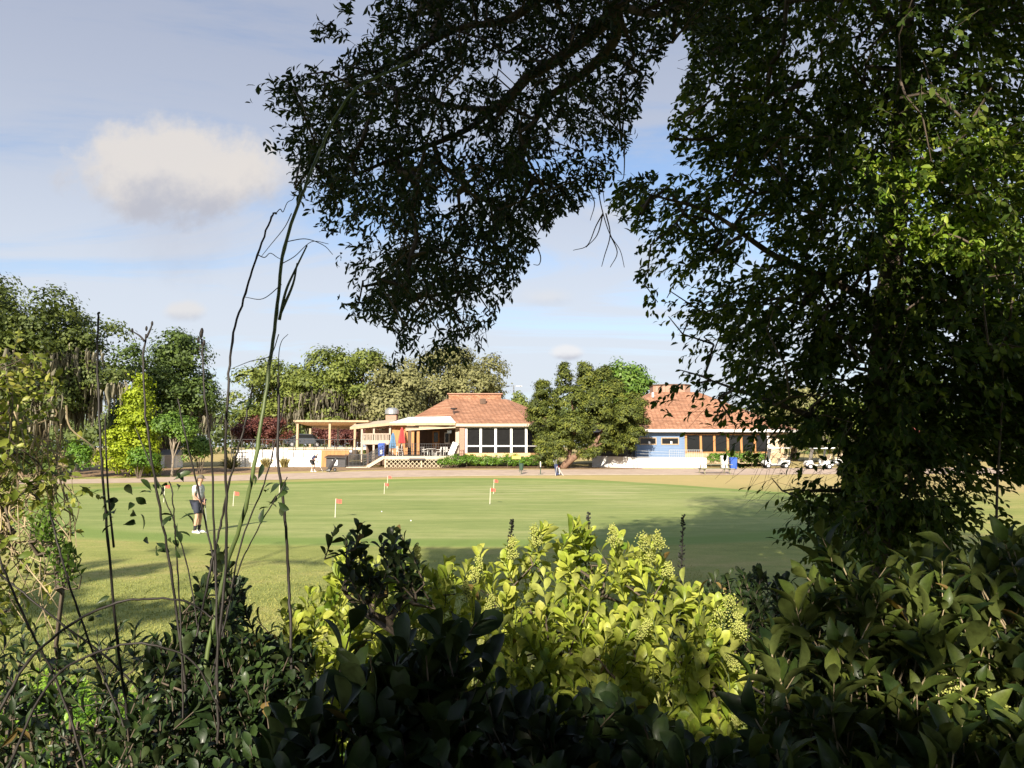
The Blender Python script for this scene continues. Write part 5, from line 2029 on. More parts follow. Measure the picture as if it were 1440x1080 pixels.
def person(loc, rz, label, P, shirt, shorts, shoe, sock, headwear, hair, club):
    r = empty('person', loc, rz, label, 'person')
    J = {}
    E = []
    J['pelvis'] = (P['pelvis'], (.13, .15))
    J['spine'] = (P['spine'], (.12, .145))
    J['chest'] = (P['chest'], (.125, .165))
    J['neck'] = (P['neck'], .058)
    J['neck2'] = (P['neck2'], .052)
    J['jaw'] = (P['jaw'], (.070, .078))
    J['brow'] = (P['brow'], (.088, .088))
    J['crownp'] = (P['crown'], (.060, .062))
    E += [('pelvis', 'spine'), ('spine', 'chest'), ('chest', 'neck'), ('neck', 'neck2'), ('neck2', 'jaw'), ('jaw', 'brow'), ('brow', 'crownp')]
    for w, s in (('l', 1), ('r', -1)):
        J[w + 'hip'] = (P[w + 'hip'], .088)
        J[w + 'knee'] = (P[w + 'knee'], .058)
        J[w + 'calf'] = (Vector(P[w + 'knee']) * .62 + Vector(P[w + 'ank']) * .38 + Vector((-.015, 0, 0)), .056)
        J[w + 'ank'] = (P[w + 'ank'], .038)
        J[w + 'toe'] = (Vector(P[w + 'ank']) + Vector((.12, s * .015, -.045)), .036)
        E += [('pelvis', w + 'hip'), (w + 'hip', w + 'knee'), (w + 'knee', w + 'calf'), (w + 'calf', w + 'ank'), (w + 'ank', w + 'toe')]
        J[w + 'sh'] = (P[w + 'sh'], .062)
        J[w + 'el'] = (P[w + 'el'], .043)
        J[w + 'wr'] = (P[w + 'wr'], .029)
        E += [('chest', w + 'sh'), (w + 'sh', w + 'el'), (w + 'el', w + 'wr')]
        add_hand(J, E, w, s, P[w + 'wr'], Vector(P['grip']) - Vector(P[w + 'wr']) + Vector((0, 0, -.03)), (0.2, -s, 0))
    skin_mesh('body', J, E, M['skin'], r, 'pelvis', 2)
    # clothes follow the body, a little larger
    S, SE = {}, []
    S['waist'] = (Vector(P['pelvis']) + (Vector(P['spine']) - Vector(P['pelvis'])) * .12, (.150, .172))
    S['spine'] = (P['spine'], (.142, .168))
    S['chest'] = (P['chest'], (.146, .186))
    S['neck'] = (Vector(P['neck']) - Vector((.0, 0, .015)), (.070, .072))
    SE += [('waist', 'spine'), ('spine', 'chest'), ('chest', 'neck')]
    for w in 'lr':
        S[w + 's'] = (P[w + 'sh'], .078)
        S[w + 'e'] = (Vector(P[w + 'sh']) + (Vector(P[w + 'el']) - Vector(P[w + 'sh'])) * .78, .066)
        SE += [('chest', w + 's'), (w + 's', w + 'e')]
    skin_mesh('shirt', S, SE, shirt, r, 'waist', 1)
    S, SE = {'p': (P['pelvis'], (.150, .172))}, []
    for w in 'lr':
        S[w + 'h'] = (P[w + 'hip'], .108)
        S[w + 'k'] = (Vector(P[w + 'hip']) + (Vector(P[w + 'knee']) - Vector(P[w + 'hip'])) * .86, .094)
        SE += [('p', w + 'h'), (w + 'h', w + 'k')]
    skin_mesh('shorts', S, SE, shorts, r, 'p', 1)
    for w, s in (('l', 1), ('r', -1)):
        a = Vector(P[w + 'ank'])
        mb = MB().tube([a + Vector((-.065, 0, -.055)), a + Vector((-.03, 0, -.035)), a + Vector((.06, s * .005, -.045)), a + Vector((.15, s * .015, -.06)), a + Vector((.20, s * .02, -.068))], [.036, .052, .048, .040, .018], 10)
        sh = mb.build('shoe', shoe, r, True)
        for v in sh.data.vertices:
            v.co.z = max(v.co.z, .004)
        k = Vector(P[w + 'knee'])
        d = (k - a).normalized()
        MB().tube([a - d * .02, a + d * .06, a + d * .15], [.044, .045, .056], 10).build('sock', sock, r, True)
    # face: nose, eyes, mouth, ears; then hair and headwear
    brow, jaw, cr = Vector(P['brow']), Vector(P['jaw']), Vector(P['crown'])
    up = (cr - jaw).normalized()
    fw = Vector(P['face']).normalized()
    fw = (fw - up * fw.dot(up)).normalized()
    sd = up.cross(fw)
    mid = jaw * .45 + brow * .55
    MB().tube([mid + fw * .075 + up * .03, mid + fw * .105 - up * .015, mid + fw * .082 - up * .024], [.008, .014, .008], 6).build('nose', M['skin'], r, True)
    for s in (-1, 1):
        MB().ball(mid + fw * .079 + sd * (s * .030) + up * .028, .010, 8, 5).build('eye', M['black_cloth'], r)
        MB().ball(mid + sd * (s * .084) - fw * .005, (.014, .012, .028), 8, 5).build('ear', M['skin'], r)
    MB().bar(mid + fw * .078 - up * .050 - sd * .022, mid + fw * .078 - up * .050 + sd * .022, .007).build('mouth', M['bark_red'], r)
    def cap_shape(rad, cut):
        b = MB()
        c = brow + (cr - brow) * .25
        nn, mm = 14, 6
        for i in range(mm + 1):
            ph = (math.pi * .5) * i / mm * cut
            for k in range(nn):
                t = 2 * math.pi * k / nn
                q = c + up * (rad * math.cos(ph)) + (fw * math.cos(t) + sd * math.sin(t)) * (rad * math.sin(ph) + .001)
                b.v.append(tuple(q))
        for i in range(mm):
            for k in range(nn):
                k2 = (k + 1) % nn
                b.f.append((i * nn + k2, i * nn + k, (i + 1) * nn + k, (i + 1) * nn + k2))
        return b, c
    b, c = cap_shape(.094, 1.12)
    if not headwear:
        b.build('hair', hair, r, True)
    else:
        h = MB()
        back = brow - fw * .045 - up * .03
        h.ball(back, (.070, .070, .075), 12, 8)
        h.build('hair', hair, r, True)
        b, c = cap_shape(.105, 1.02)
        cp = b.build('cap', headwear, r, True)
        e = c + fw * .09
        mb = MB()
        pts = []
        for t in np.linspace(-1, 1, 7):
            pts.append((e + sd * (t * .085) - fw * (t * t * .03), e + sd * (t * .072) + fw * (.085 * (1 - t * t * .6)) - up * .02))
        for a_, b_ in pts:
            mb.v += [tuple(a_), tuple(b_), tuple(a_ - up * .006), tuple(b_ - up * .006)]
        for k in range(6):
            o_ = 4 * k
            mb.f += [(o_, o_ + 1, o_ + 5, o_ + 4), (o_ + 2, o_ + 6, o_ + 7, o_ + 3), (o_ + 1, o_ + 3, o_ + 7, o_ + 5)]
        mb.build('brim', headwear, cp)
    if club:
        g = Vector(P['grip'])
        e = Vector(club)
        d = (e - g).normalized()
        k = empty('golf_club', loc, rz, label.split(' golfer')[0].replace('person', '') and club_label[label], 'golf club')
        MB().tube([g - d * .14, g + d * .12], .014, 8).build('grip', M['rubber'], k)
        MB().tube([g + d * .12, e], .006, 6).build('shaft', M['grey_metal'], k)
        MB().box(e[0] - .02, e[0] + .02, e[1] - .055, e[1] + .055, e[2] - .015, e[2] + .02).build('head', M['grey_metal'], k)
    return r


LB1 = 'standing golfer in grey patterned shirt, navy shorts, cap and white shoes, looking right'
LB2 = 'bent over golfer in navy shirt and black shorts addressing a ball near the white wall'
club_label = {LB1: 'putter held upright by the standing golfer behind the canes', LB2: 'golf club held low by the bent golfer'}
P1 = dict(pelvis=(0, 0, .93), spine=(0, 0, 1.09), chest=(.02, 0, 1.27), neck=(.02, 0, 1.43), neck2=(.04, 0, 1.49), jaw=(.065, 0, 1.555), brow=(.07, 0, 1.63), crown=(.06, 0, 1.69), face=(1, 0, -.35),
          lhip=(0, .09, .88), rhip=(0, -.09, .88), lknee=(.03, .11, .49), rknee=(.05, -.10, .49), lank=(-.03, .13, .085), rank=(.0, -.12, .085),
          lsh=(.0, .19, 1.385), rsh=(.0, -.19, 1.385), lel=(.0, .25, 1.12), rel=(.02, -.25, 1.12), lwr=(.16, .11, .94), rwr=(.17, -.09, .92), grip=(.24, .01, .87))
Y = 23.4
x = XP(281, Y)
person((x, Y, Hf(x, Y) + .012), R(-12), LB1, P1, M['shirt_grey'], M['short_navy'], M['shoe'], M['black_cloth'], M['cap'], M['hair'], (.34, .0, .03))
P2 = dict(pelvis=(-.10, 0, .93), spine=(-.02, 0, 1.08), chest=(.13, 0, 1.23), neck=(.24, 0, 1.35), neck2=(.29, 0, 1.38), jaw=(.36, 0, 1.41), brow=(.40, 0, 1.475), crown=(.40, 0, 1.535), face=(1, 0, -1.0),
          lhip=(-.10, .10, .88), rhip=(-.10, -.10, .88), lknee=(.05, .16, .48), rknee=(.05, -.16, .48), lank=(-.02, .20, .085), rank=(-.02, -.20, .085),
          lsh=(.17, .19, 1.31), rsh=(.17, -.19, 1.31), lel=(.27, .18, 1.04), rel=(.27, -.18, 1.04), lwr=(.38, .07, .86), rwr=(.39, -.06, .84), grip=(.44, .0, .79))
Y = 65.0
x = XP(441, Y)
person((x, Y, Hf(x, Y) + .015), R(-20), LB2, P2, M['navy'], M['black_cloth'], M['shoe'], M['white'], None, M['grey_hair'], (.95, .0, .03))

# ------------------------------------------------------------------ the live oak overhead: trunk behind the viewer, limbs reaching over
GAP = [(886, 195), (903, 130), (930, 75), (945, 40), (968, 45), (972, 95), (958, 125), (946, 165), (942, 205), (955, 226), (1000, 236), (990, 252), (930, 240), (868, 255), (860, 300), (888, 320), (898, 400), (925, 455), (955, 500), (950, 530), (985, 555), (700, 520), (690, 460), (740, 375), (785, 305), (850, 268)]
OAK = [(350, 128), (400, 95), (470, 100), (520, 55), (560, 10), (560, -260), (1060, -260), (1010, 0), (965, 75), (925, 130), (895, 185), (885, 240), (845, 262), (800, 280), (770, 310),
       (735, 365), (690, 395), (672, 450), (610, 432), (580, 470), (548, 462), (560, 430), (500, 420), (480, 340), (440, 300), (408, 250), (420, 215), (385, 205), (425, 170), (400, 150)]
OAKL = [[(3.6, -7.0, .9), (3.4, -6.6, 2.5), (3.0, -5.6, 4.5), (2.4, -3.6, 6.5), (1.7, -.2, 8.1), (1.3, 3.0, 8.0), tuple(W(905, -110, 5.6)), tuple(W(868, 8, 6.1)), tuple(W(800, 72, 6.3)), tuple(W(738, 112, 6.5)), tuple(W(702, 150, 6.7)), tuple(W(640, 150, 6.9)), tuple(W(560, 128, 7.1))],
        [tuple(W(868, 8, 6.1)), tuple(W(862, 60, 6.4)), tuple(W(815, 108, 6.7)), tuple(W(768, 140, 6.9)), tuple(W(745, 185, 7.1)), tuple(W(700, 250, 7.2)), tuple(W(640, 320, 7.3)), tuple(W(610, 400, 7.4))],
        [tuple(W(905, -110, 5.6)), tuple(W(800, -40, 5.9)), tuple(W(720, 25, 6.2)), tuple(W(640, 42, 6.4)), tuple(W(540, 95, 6.5)), tuple(W(450, 120, 6.6))],
        [tuple(W(740, 112, 6.5)), tuple(W(660, 180, 6.3)), tuple(W(560, 220, 6.2)), tuple(W(480, 255, 6.1))],
        [tuple(W(868, 8, 6.1)), tuple(W(930, 20, 6.6)), tuple(W(985, -10, 7.0))],
        [(3.0, -5.6, 4.5), (1.5, -6.2, 8.6), (-4, -6.6, 11), (-11, -6.2, 11.5)],
        [(3.0, -5.6, 4.5), (4.5, -6.4, 6.5), (6.5, -6.6, 8.5)],
        [(3.4, -6.6, 2.5), (3.4, -7.2, 6), (3, -7.4, 10), (2, -7, 13)]]
OAKR = [[.62, .52, .46, .36, .26, .16, .09, .064, .05, .042, .034, .024, .01], [.055, .05, .04, .032, .026, .02, .014, .007], [.06, .05, .036, .026, .018, .008], [.035, .026, .018, .008], [.04, .03, .012],
        [.3, .24, .16, .06], [.3, .22, .08], [.4, .3, .18, .05]]
oak = empty('overhanging_oak', (3.6, -7.0, Hf(3.6, -7)), 0, 'dark overhanging oak boughs filling the top centre of the view', 'tree')
ob = np.array((3.6, -7.0, Hf(3.6, -7)))
tb = MB()
for i, (L, r_) in enumerate(zip(OAKL, OAKR)):
    c = spline([np.array(q) - ob for q in L], 6)
    tb.tube(c, list(np.interp(np.linspace(0, 1, len(c)), np.linspace(0, 1, len(r_)), r_)), 9)
tb.build('trunk', M['bark'], oak, True)


def sample_poly(poly, n, rs):
    P = np.array(poly, float)
    out = np.zeros((0, 2))
    while len(out) < n:
        q = rs.uniform(P.min(0), P.max(0), (n * 3, 2))
        out = np.vstack((out, q[inpoly(q[:, 0], q[:, 1], poly)]))
    return out[:n]


rs = np.random.default_rng(101)
cl = sample_poly(OAK, 640, rs)
keep = n2(cl[:, 0] * .011, cl[:, 1] * .011) > -.85
cl = cl[keep]
Yc = np.clip(6.6 + rs.normal(size=len(cl)) * .75, 5.0, 8.4)
T1 = np.stack([W(a, b, c) for (a, b), c in zip(cl, Yc)])
tips = [(372, 128), (392, 152), (380, 208), (470, 28), (455, 40), (482, 428), (505, 425), (575, 476), (560, 470), (640, 478), (655, 462), (682, 450), (690, 440), (700, 398), (765, 300), (792, 272), (755, 330),
        (890, 195), (880, 240), (960, 68), (930, 120), (620, 470), (720, 385), (415, 265), (440, 302), (530, 440), (835, 275), (790, 292), (810, 285)]
Tt = np.stack([W(a, b, 6.6 + rs.normal() * .3) for a, b in tips])
# the part of the crown above and behind the viewer, thinner branching
n3 = 260
T3 = np.stack((rs.uniform(-12, 6, n3), rs.uniform(-9, 1.5, n3), rs.uniform(6.5, 13.5, n3)), -1)
a, b, f = PX(T3)
T3 = T3[~((f > .3) & (b > -330))]
roots = np.concatenate([spline([np.array(q) for q in L], 8)[(20 if i == 0 else 0):] for i, L in enumerate(OAKL)])
p0, p1, c0, c1_ = grow(roots, np.concatenate((T1, Tt, T3)))
st = Sticks()
st.add(p0 - ob, p1 - ob, np.clip(.0055 * np.sqrt(c0), .004, .06), np.clip(.0055 * np.sqrt(c1_), .003, .06))
lv = Leaves(T_MID)
lc = W(700, 110, 6.6)
for T, k, spread_ in ((T1, 10, .17), (Tt, 4, .07)):
    kk = np.repeat(np.arange(len(T)), k)
    o = T[kk] + rs.normal(size=(len(kk), 3)) * spread_
    if k > 4:
        a, b, _ = PX(o)
        g_ = ~(inpoly(a, b, GAP) & (rs.random(len(o)) < .95))
        g_ &= n2(a * .042 + 11, b * .042) + .6 * n2(a * .12, b * .12 + 3) > np.where(b > 170, -.55, -.85)
        o, kk = o[g_], kk[g_]
    d = unit(T[kk] - lc) * .8 + rdir(len(kk), rs) * .9 + np.array((0, 0, -.25))
    sprays(o - ob, d, 9, .20, .068, .026, lv, st, np.clip(rs.normal(.5, .25, len(T)), 0, 1)[kk], droop=.2)
def cutter(off, poly_, p=1.0, spare=None, amp=13.0):
    def fn(q):
        a, b, f = PX(q + off)
        a2 = a + amp * n2(q[:, 0] + 3, q[:, 2], 5.0) + 4 * n2(q[:, 1], q[:, 2], 14.0)
        b2 = b + amp * n2(q[:, 0], q[:, 2] + 9, 5.0)
        m = inpoly(a2, b2, poly_) & (f > 1)
        if spare:
            m &= ~inpoly(a, b, spare)
        return m & (rng.random(len(q)) < p)
    return fn


ingap = lambda off, p: cutter(off, GAP, 1.0 if p > .9 else p, None, 7.0)
OUT = [(250, 118), (352, 118), (356, 142), (392, 168), (372, 195), (402, 222), (402, 262), (430, 300), (482, 345), (482, 415), (462, 425), (500, 445), (545, 462), (540, 540), (250, 540)]
OUT2 = [(200, -80), (545, -80), (530, 0), (510, 62), (470, 92), (405, 98), (392, 112), (345, 118), (250, 118)]
sprig = [(440, -20), (500, -20), (490, 60), (440, 58)]
for poly_ in (OUT, OUT2):
    lv.cull(cutter(ob, poly_, 1.0, sprig))
    st.cull(cutter(ob, poly_, 1.0, sprig))
lv.cull(ingap(ob, .97))
st.cull(ingap(ob, 1.0))
tag(st.build('branch', M['bark'], oak), kind='stuff')
# hanging bare twigs and thin aerial strands
tw = MB()
for L in ([(838, 225), (842, 270), (848, 300), (858, 330), (872, 352), (878, 376)], [(858, 330), (868, 355), (858, 376)], [(848, 300), (838, 318), (826, 345), (806, 352)],
          [(848, 300), (840, 330), (824, 348)], [(852, 300), (858, 330), (850, 360), (846, 375)], [(830, 232), (846, 262), (850, 285)], [(878, 205), (878, 235), (876, 252), (868, 254)],
          [(826, 262), (836, 285), (830, 310)], [(700, 250), (708, 300), (704, 330)], [(655, 410), (652, 440), (648, 470)], [(752, 340), (760, 360), (758, 372), (750, 372)], [(660, 390), (690, 402), (700, 385)]):
    c = spline([W(a, b, 6.5) - ob for a, b in L], 5)
    tw.tube(c, list(np.linspace(.006, .0025, len(c))), 4)
tag(tw.build('hanging_twig', M['twig'], oak), kind='stuff')

# ------------------------------------------------------------------ where the shade falls
LIT_HEDGE = [(420, 800), (470, 745), (560, 735), (640, 740), (700, 715), (820, 680), (945, 700), (1000, 780), (1085, 800), (1100, 985), (1010, 1010), (960, 930), (880, 905), (700, 895), (560, 870), (420, 870)]
SHADE_LAWN = [(-400, 765), (60, 778), (150, 770), (235, 766), (262, 776), (225, 802), (170, 822), (120, 840), (230, 850), (330, 868), (330, 905), (250, 915), (-400, 960)]
SHADE_LAWN2 = [(600, 1200), (600, 770), (720, 772), (860, 740), (960, 712), (1050, 706), (1120, 718), (1200, 700), (1700, 690), (1900, 1200)]
RT = [(985, -60), (960, 90), (935, 140), (935, 210), (985, 235), (875, 245), (865, 290), (905, 330), (895, 400), (930, 470), (960, 500), (955, 545), (1040, 600), (1075, 665), (1180, 740), (2000, 760), (2000, -700), (1000, -700)]


def shade_keep(q, rs):
    """True where a leaf of the added, unseen canopy behind the viewer may stand: gaps are cut to shape the sun patches"""
    n = len(q)

    def at(Yp):
        t = (Yp - q[:, 1]) / LD[1]
        return q + LD * t[:, None]
    g = q + LD * (q[:, 2] / -LD[2])[:, None]
    gx, gy, gf = PX(g)
    o = at(6.6)
    ox, oy, _ = PX(o)
    t = at(9.0)
    tx, ty, _ = PX(t)
    keep = np.ones(n, bool)
    inoak = inpoly(ox, oy, OAK)
    intree = inpoly(tx, ty, RT)
    shade = inpoly(gx, gy, SHADE_LAWN) | inpoly(gx, gy, SHADE_LAWN2) | (gf < 10)
    keep &= shade | inoak | (intree & (n2(t[:, 0], t[:, 2], 2.2) > np.where((tx > 1150) & (ty > 265) & (ty < 450), .05, -.7)))
    for Yh in np.arange(1.9, 3.75, .2):
        h = at(Yh)
        hx, hy, hf = PX(h)
        pc = 728 + 362 * (3.3 - Yh) / 1.15
        keep &= ~(inpoly(hx, hy, LIT_HEDGE) & (np.abs(hy - pc) < 130) & (n2(h[:, 0], h[:, 2], 3.2) > -.75))
    v = at(1.7)
    vx, vy, _ = PX(v)
    keep &= ~(inpoly(vx, vy, [(1215, 720), (1300, 720), (1310, 850), (1220, 850)]) & (n2(v[:, 0], v[:, 2], 3) > -.9))
    keep &= ~((vx > 1280) & (vx < 1460) & (vy > 680) & (vy < 1080) & (n2(v[:, 0] + 5, v[:, 2], 2.6) > .8))
    v = at(2.05)
    vx, vy, _ = PX(v)
    keep &= ~((vx > 1090) & (vx < 1480) & (vy > 640) & (vy < 860) & (n2(v[:, 0] + 2, v[:, 2], 2.8) > .30))
    keep &= ~((tx > 1170) & (tx < 1560) & (ty > 265) & (ty < 450) & (n2(t[:, 0], t[:, 2], 2.6) > -.15))
    t2 = at(7.6)
    ux, uy, _ = PX(t2)
    keep &= ~((ux > 1180) & (ux < 1500) & (uy > 215) & (uy < 440) & (n2(t2[:, 0], t2[:, 2], 2.4) > -.8))
    s = at(4.6)
    sx, sy, _ = PX(s)
    keep &= ~((sx < 95) & (sy > 430) & (sy < 900) & (n2(s[:, 0], s[:, 2], 3.0) > -.35))
    c = q + LD * ((q[:, 2] - .75) / -LD[2])[:, None]
    keep &= ~((c[:, 1] > 3) & (c[:, 1] < 9.5) & (c[:, 0] < .3) & (n2(c[:, 0], c[:, 1], 2.6) > -.75))
    keep &= ~((gf > 10) & (gf < 26) & (gx < 330) & (n2(g[:, 0] * .5, g[:, 1] * .35, 1.5) > .55))
    return keep


rs = np.random.default_rng(202)
n = 90000
q = np.stack((rs.uniform(-15, 7.5, n), rs.uniform(-9.5, -4.0, n), 1.6 + 12.2 * rs.random(n)), -1)  # unseen slab of leaves added behind the viewer to shade the foreground
q2 = np.stack((rs.uniform(-5, 6, 40000), rs.uniform(-4, 4.5, 40000), rs.uniform(5.2, 12, 40000)), -1)
a, b, f = PX(q2)
q2 = q2[~((f > .2) & (b > -260) & (np.abs(a - 720) < 1100))]
q = np.concatenate((q, q2))
q = q[shade_keep(q, rs)]
nr = rdir(len(q), rs) + np.array((-.2, -.9, .4))
big = Leaves(T_LO)
big.add(q - ob, np.cross(nr, rdir(len(q), rs)), nr, rs.uniform(.14, .26, len(q)), rs.uniform(.09, .16, len(q)), .4)
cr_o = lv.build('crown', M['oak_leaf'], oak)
big.build('unseen_shade_crown', M['oak_leaf'], oak)

# ------------------------------------------------------------------ big shaded tree on the right
Yt = 9.0
tbx = W(1238, 745, Yt)
tb0 = np.array((tbx[0], Yt, Hf(tbx[0], Yt)))
rt = empty('shaded_tree', tuple(tb0), 0, 'large dark leafy tree on the right, sun flecks in its drooping crown', 'tree')
TL = [[(1238, 900, 9.0), (1240, 745, 9.0), (1246, 660, 9.0), (1238, 560, 9.0), (1246, 440, 9.05), (1262, 300, 9.1), (1270, 120, 9.2), (1280, -80, 9.2), (1290, -330, 9.2), (1270, -560, 9.1)],
      [(1246, 640, 9.0), (1200, 610, 8.7), (1140, 585, 8.4), (1070, 560, 8.2), (1000, 535, 8.1)],
      [(1246, 440, 9.05), (1180, 400, 8.8), (1090, 360, 8.6), (1000, 300, 8.4), (900, 270, 8.3)],
      [(1262, 300, 9.1), (1190, 220, 9.3), (1100, 140, 9.4), (1010, 100, 9.4)],
      [(1240, 600, 9.0), (1310, 560, 9.3), (1400, 540, 9.6), (1500, 520, 9.7)],
      [(1250, 420, 9.0), (1330, 350, 8.6), (1430, 300, 8.3), (1560, 260, 8.2)],
      [(1270, 120, 9.2), (1370, 60, 9.2), (1480, -40, 9.4)],
      [(1275, 60, 9.2), (1180, -60, 9.2), (1100, -160, 9.2)],
      [(1243, 690, 9.0), (1190, 690, 8.6), (1130, 690, 8.3)],
      [(1280, -80, 9.2), (1200, -260, 9), (1150, -400, 8.8)], [(1290, -300, 9.2), (1420, -400, 9.4), (1560, -480, 9.6)]]
TR = [[.24, .19, .16, .15, .14, .12, .10, .08, .05, .02]] + [[.07, .05, .035, .022, .01]] * 1 + [[.06, .05, .035, .022, .01], [.055, .04, .028, .012], [.06, .045, .03, .012], [.06, .045, .03, .012], [.07, .05, .02], [.07, .05, .02], [.05, .03, .012], [.06, .04, .02], [.06, .04, .02]]
tbm = MB()
allc = []
for L, r_ in zip(TL, TR):
    c = spline([W(*k) - tb0 for k in L], 6)
    allc.append(c + tb0)
    tbm.tube(c, list(np.interp(np.linspace(0, 1, len(c)), np.linspace(0, 1, len(r_)), r_)), 9)
tbm.build('trunk', M['bark'], rt, True)
rs = np.random.default_rng(303)
cl = sample_poly([(985, -60), (960, 90), (945, 150), (950, 205), (1000, 240), (900, 258), (890, 290), (930, 330), (912, 395), (950, 455), (985, 500), (985, 545), (1060, 590), (1090, 640), (1160, 700), (1215, 735), (1290, 700),
                  (1330, 640), (1480, 650), (1640, 640), (1640, -60)], 980, rs)
nn_ = n2(cl[:, 0] * .012, cl[:, 1] * .012 + 7)
lowz = (cl[:, 1] > 500)
keep = (nn_ > np.where(cl[:, 0] > 1120, -1.0, -.55)) & ~(lowz & (rs.random(len(cl)) < .25))
cl = cl[keep]
Yc = 9.0 + rs.normal(size=len(cl)) * np.clip((cl[:, 0] - 850) / 300, .35, 1.15)
Yc = np.clip(Yc, 6.3, 11.8)
cl4 = sample_poly([(1090, 400), (1480, 380), (1480, 640), (1300, 630), (1290, 740), (1190, 740), (1180, 660), (1090, 610)], 230, rs)
cl5 = sample_poly([(1175, 620), (1300, 620), (1300, 775), (1175, 775)], 70, rs)
cl = np.concatenate((cl, cl4, cl5))
Yc = np.concatenate((Yc, 8.6 + rs.normal(size=len(cl4)) * .6, 8.35 + rs.normal(size=len(cl5)) * .25))
T1 = np.stack([W(a, b, c) for (a, b), c in zip(cl, Yc)])
tips = [(872, 270), (885, 255), (890, 300), (905, 262), (912, 375), (905, 398), (925, 425), (940, 445), (955, 520), (975, 540), (990, 530), (1010, 560), (1035, 600), (1028, 618), (1055, 640), (1075, 655), (1085, 672), (1100, 690),
        (1118, 688), (1135, 705), (1150, 700), (945, 130), (942, 165), (965, 100), (950, 195), (960, 470), (1110, 655), (1160, 680), (980, 345), (1310, 640), (1330, 650), (1360, 620)]
Tt = np.stack([W(a, b, 8.4 + rs.normal() * .3) for a, b in tips])
n3 = 460
cl3 = np.stack((rs.uniform(1000, 1750, n3), rs.uniform(-620, -60, n3)), -1)
T3 = np.stack([W(a, b, np.clip(9 + rs.normal() * 1.2, 6.5, 12)) for a, b in cl3])
roots = np.concatenate(allc)
p0, p1, c0, c1_ = grow(roots, np.concatenate((T1, Tt, T3)))
st = Sticks()
st.add(p0 - tb0, p1 - tb0, np.clip(.0055 * np.sqrt(c0), .004, .05), np.clip(.0055 * np.sqrt(c1_), .003, .05))
lv = Leaves(T_MID)
for T, k, s_ in ((T1, 12, .25), (Tt, 5, .10), (T3, 20, .4)):
    kk = np.repeat(np.arange(len(T)), k)
    o = T[kk] + rs.normal(size=(len(kk), 3)) * s_
    if k > 5:
        a, b, _ = PX(o)
        g_ = ~(inpoly(a, b, GAP) & (rs.random(len(o)) < .95))
        sk = n2(a * .045, b * .045 + 40) + .5 * n2(a * .11, b * .11)
        g_ &= sk > np.where((b > 330) & (a < 1080), .0, np.where((b > 370) & (a < 1260), -.18, np.where((a > 1230) & (b < 420) & (b > 60), -.45, np.where(a < 1160, -.5, -.85))))
        o, kk = o[g_], kk[g_]
    ax = np.stack((T[kk][:, 0] - tb0[0], (T[kk][:, 1] - Yt), 0 * kk), -1)
    d = unit(ax) * .9 + rdir(len(kk), rs) * .7 + np.array((0, 0, -.15))
    sprays(o - tb0, d, 8, .30, .096, .048, lv, st, np.clip(rs.normal(.5, .3, len(T)), 0, 1)[kk], droop=.45, spread=.7, up=.8)
soft = lambda poly, p: (lambda q: (lambda a: inpoly(a[0], a[1], poly) & (a[2] > 1) & (rng.random(len(q)) < p))(PX(q + tb0)))
lv.cull(soft([(955, 550), (985, 575), (1040, 640), (1085, 660), (1130, 685), (1090, 705), (1150, 745), (900, 745)], .9))
lv.cull(soft([(895, 435), (1015, 470), (1015, 532), (985, 520), (945, 528)], .65))
lv.cull(soft([(985, 545), (1060, 555), (1090, 600), (1100, 645), (1000, 645)], .45))
lv.cull(soft([(1060, 625), (1185, 630), (1185, 700), (1060, 675)], .6))
lv.cull(soft([(1068, 626), (1118, 628), (1118, 674), (1068, 674)], .85))
lv.cull(soft([(1126, 626), (1178, 626), (1178, 674), (1126, 674)], .85))
lv.cull(soft([(1265, 655), (1345, 655), (1345, 705), (1265, 705)], .75))
lv.cull(ingap(tb0, .97))
st.cull(ingap(tb0, 1.0))
tag(st.build('branch', M['bark'], rt), kind='stuff')
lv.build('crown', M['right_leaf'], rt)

# climbing vine lit on the right of that tree
vb = W(1400, 760, 7.6)
vz = Hf(vb[0], 7.6)
vine = empty('climbing_vine', (vb[0], 7.6, vz), 0, 'bright green climbing vine catching sun at the right edge of the shaded tree', 'vine')
vq = np.array((vb[0], 7.6, vz))
mb = MB()
lv = Leaves(T_MID)
rs = np.random.default_rng(311)
for L in ([(1400, 900), (1402, 700), (1410, 520), (1400, 380), (1380, 290), (1345, 230), (1290, 235), (1220, 250)], [(1410, 520), (1425, 400), (1420, 300), (1400, 210), (1360, 190)], [(1400, 380), (1360, 340), (1310, 325), (1265, 330)]):
    c = spline([W(a, b, 7.4 + .25 * math.sin(a * .05)) - vq for a, b in L], 8)
    mb.tube(c, list(np.linspace(.014, .004, len(c))), 5)
    cc = c[len(c) // 3:]
    k = 230 if len(L) > 6 else 130
    o = cc[rs.integers(len(cc), size=k)] + rs.normal(size=(k, 3)) * np.array((.17, .10, .12))
    sprays(o, rdir(k, rs) + np.array((0, -.6, -.2)), 5, .14, .088, .045, lv, None, rs.random(k), droop=.4, spread=1.1, up=.7)
mb.build('stem', M['twig'], vine, True)
lv.build('foliage', M['vine_sunlit_green'], vine)


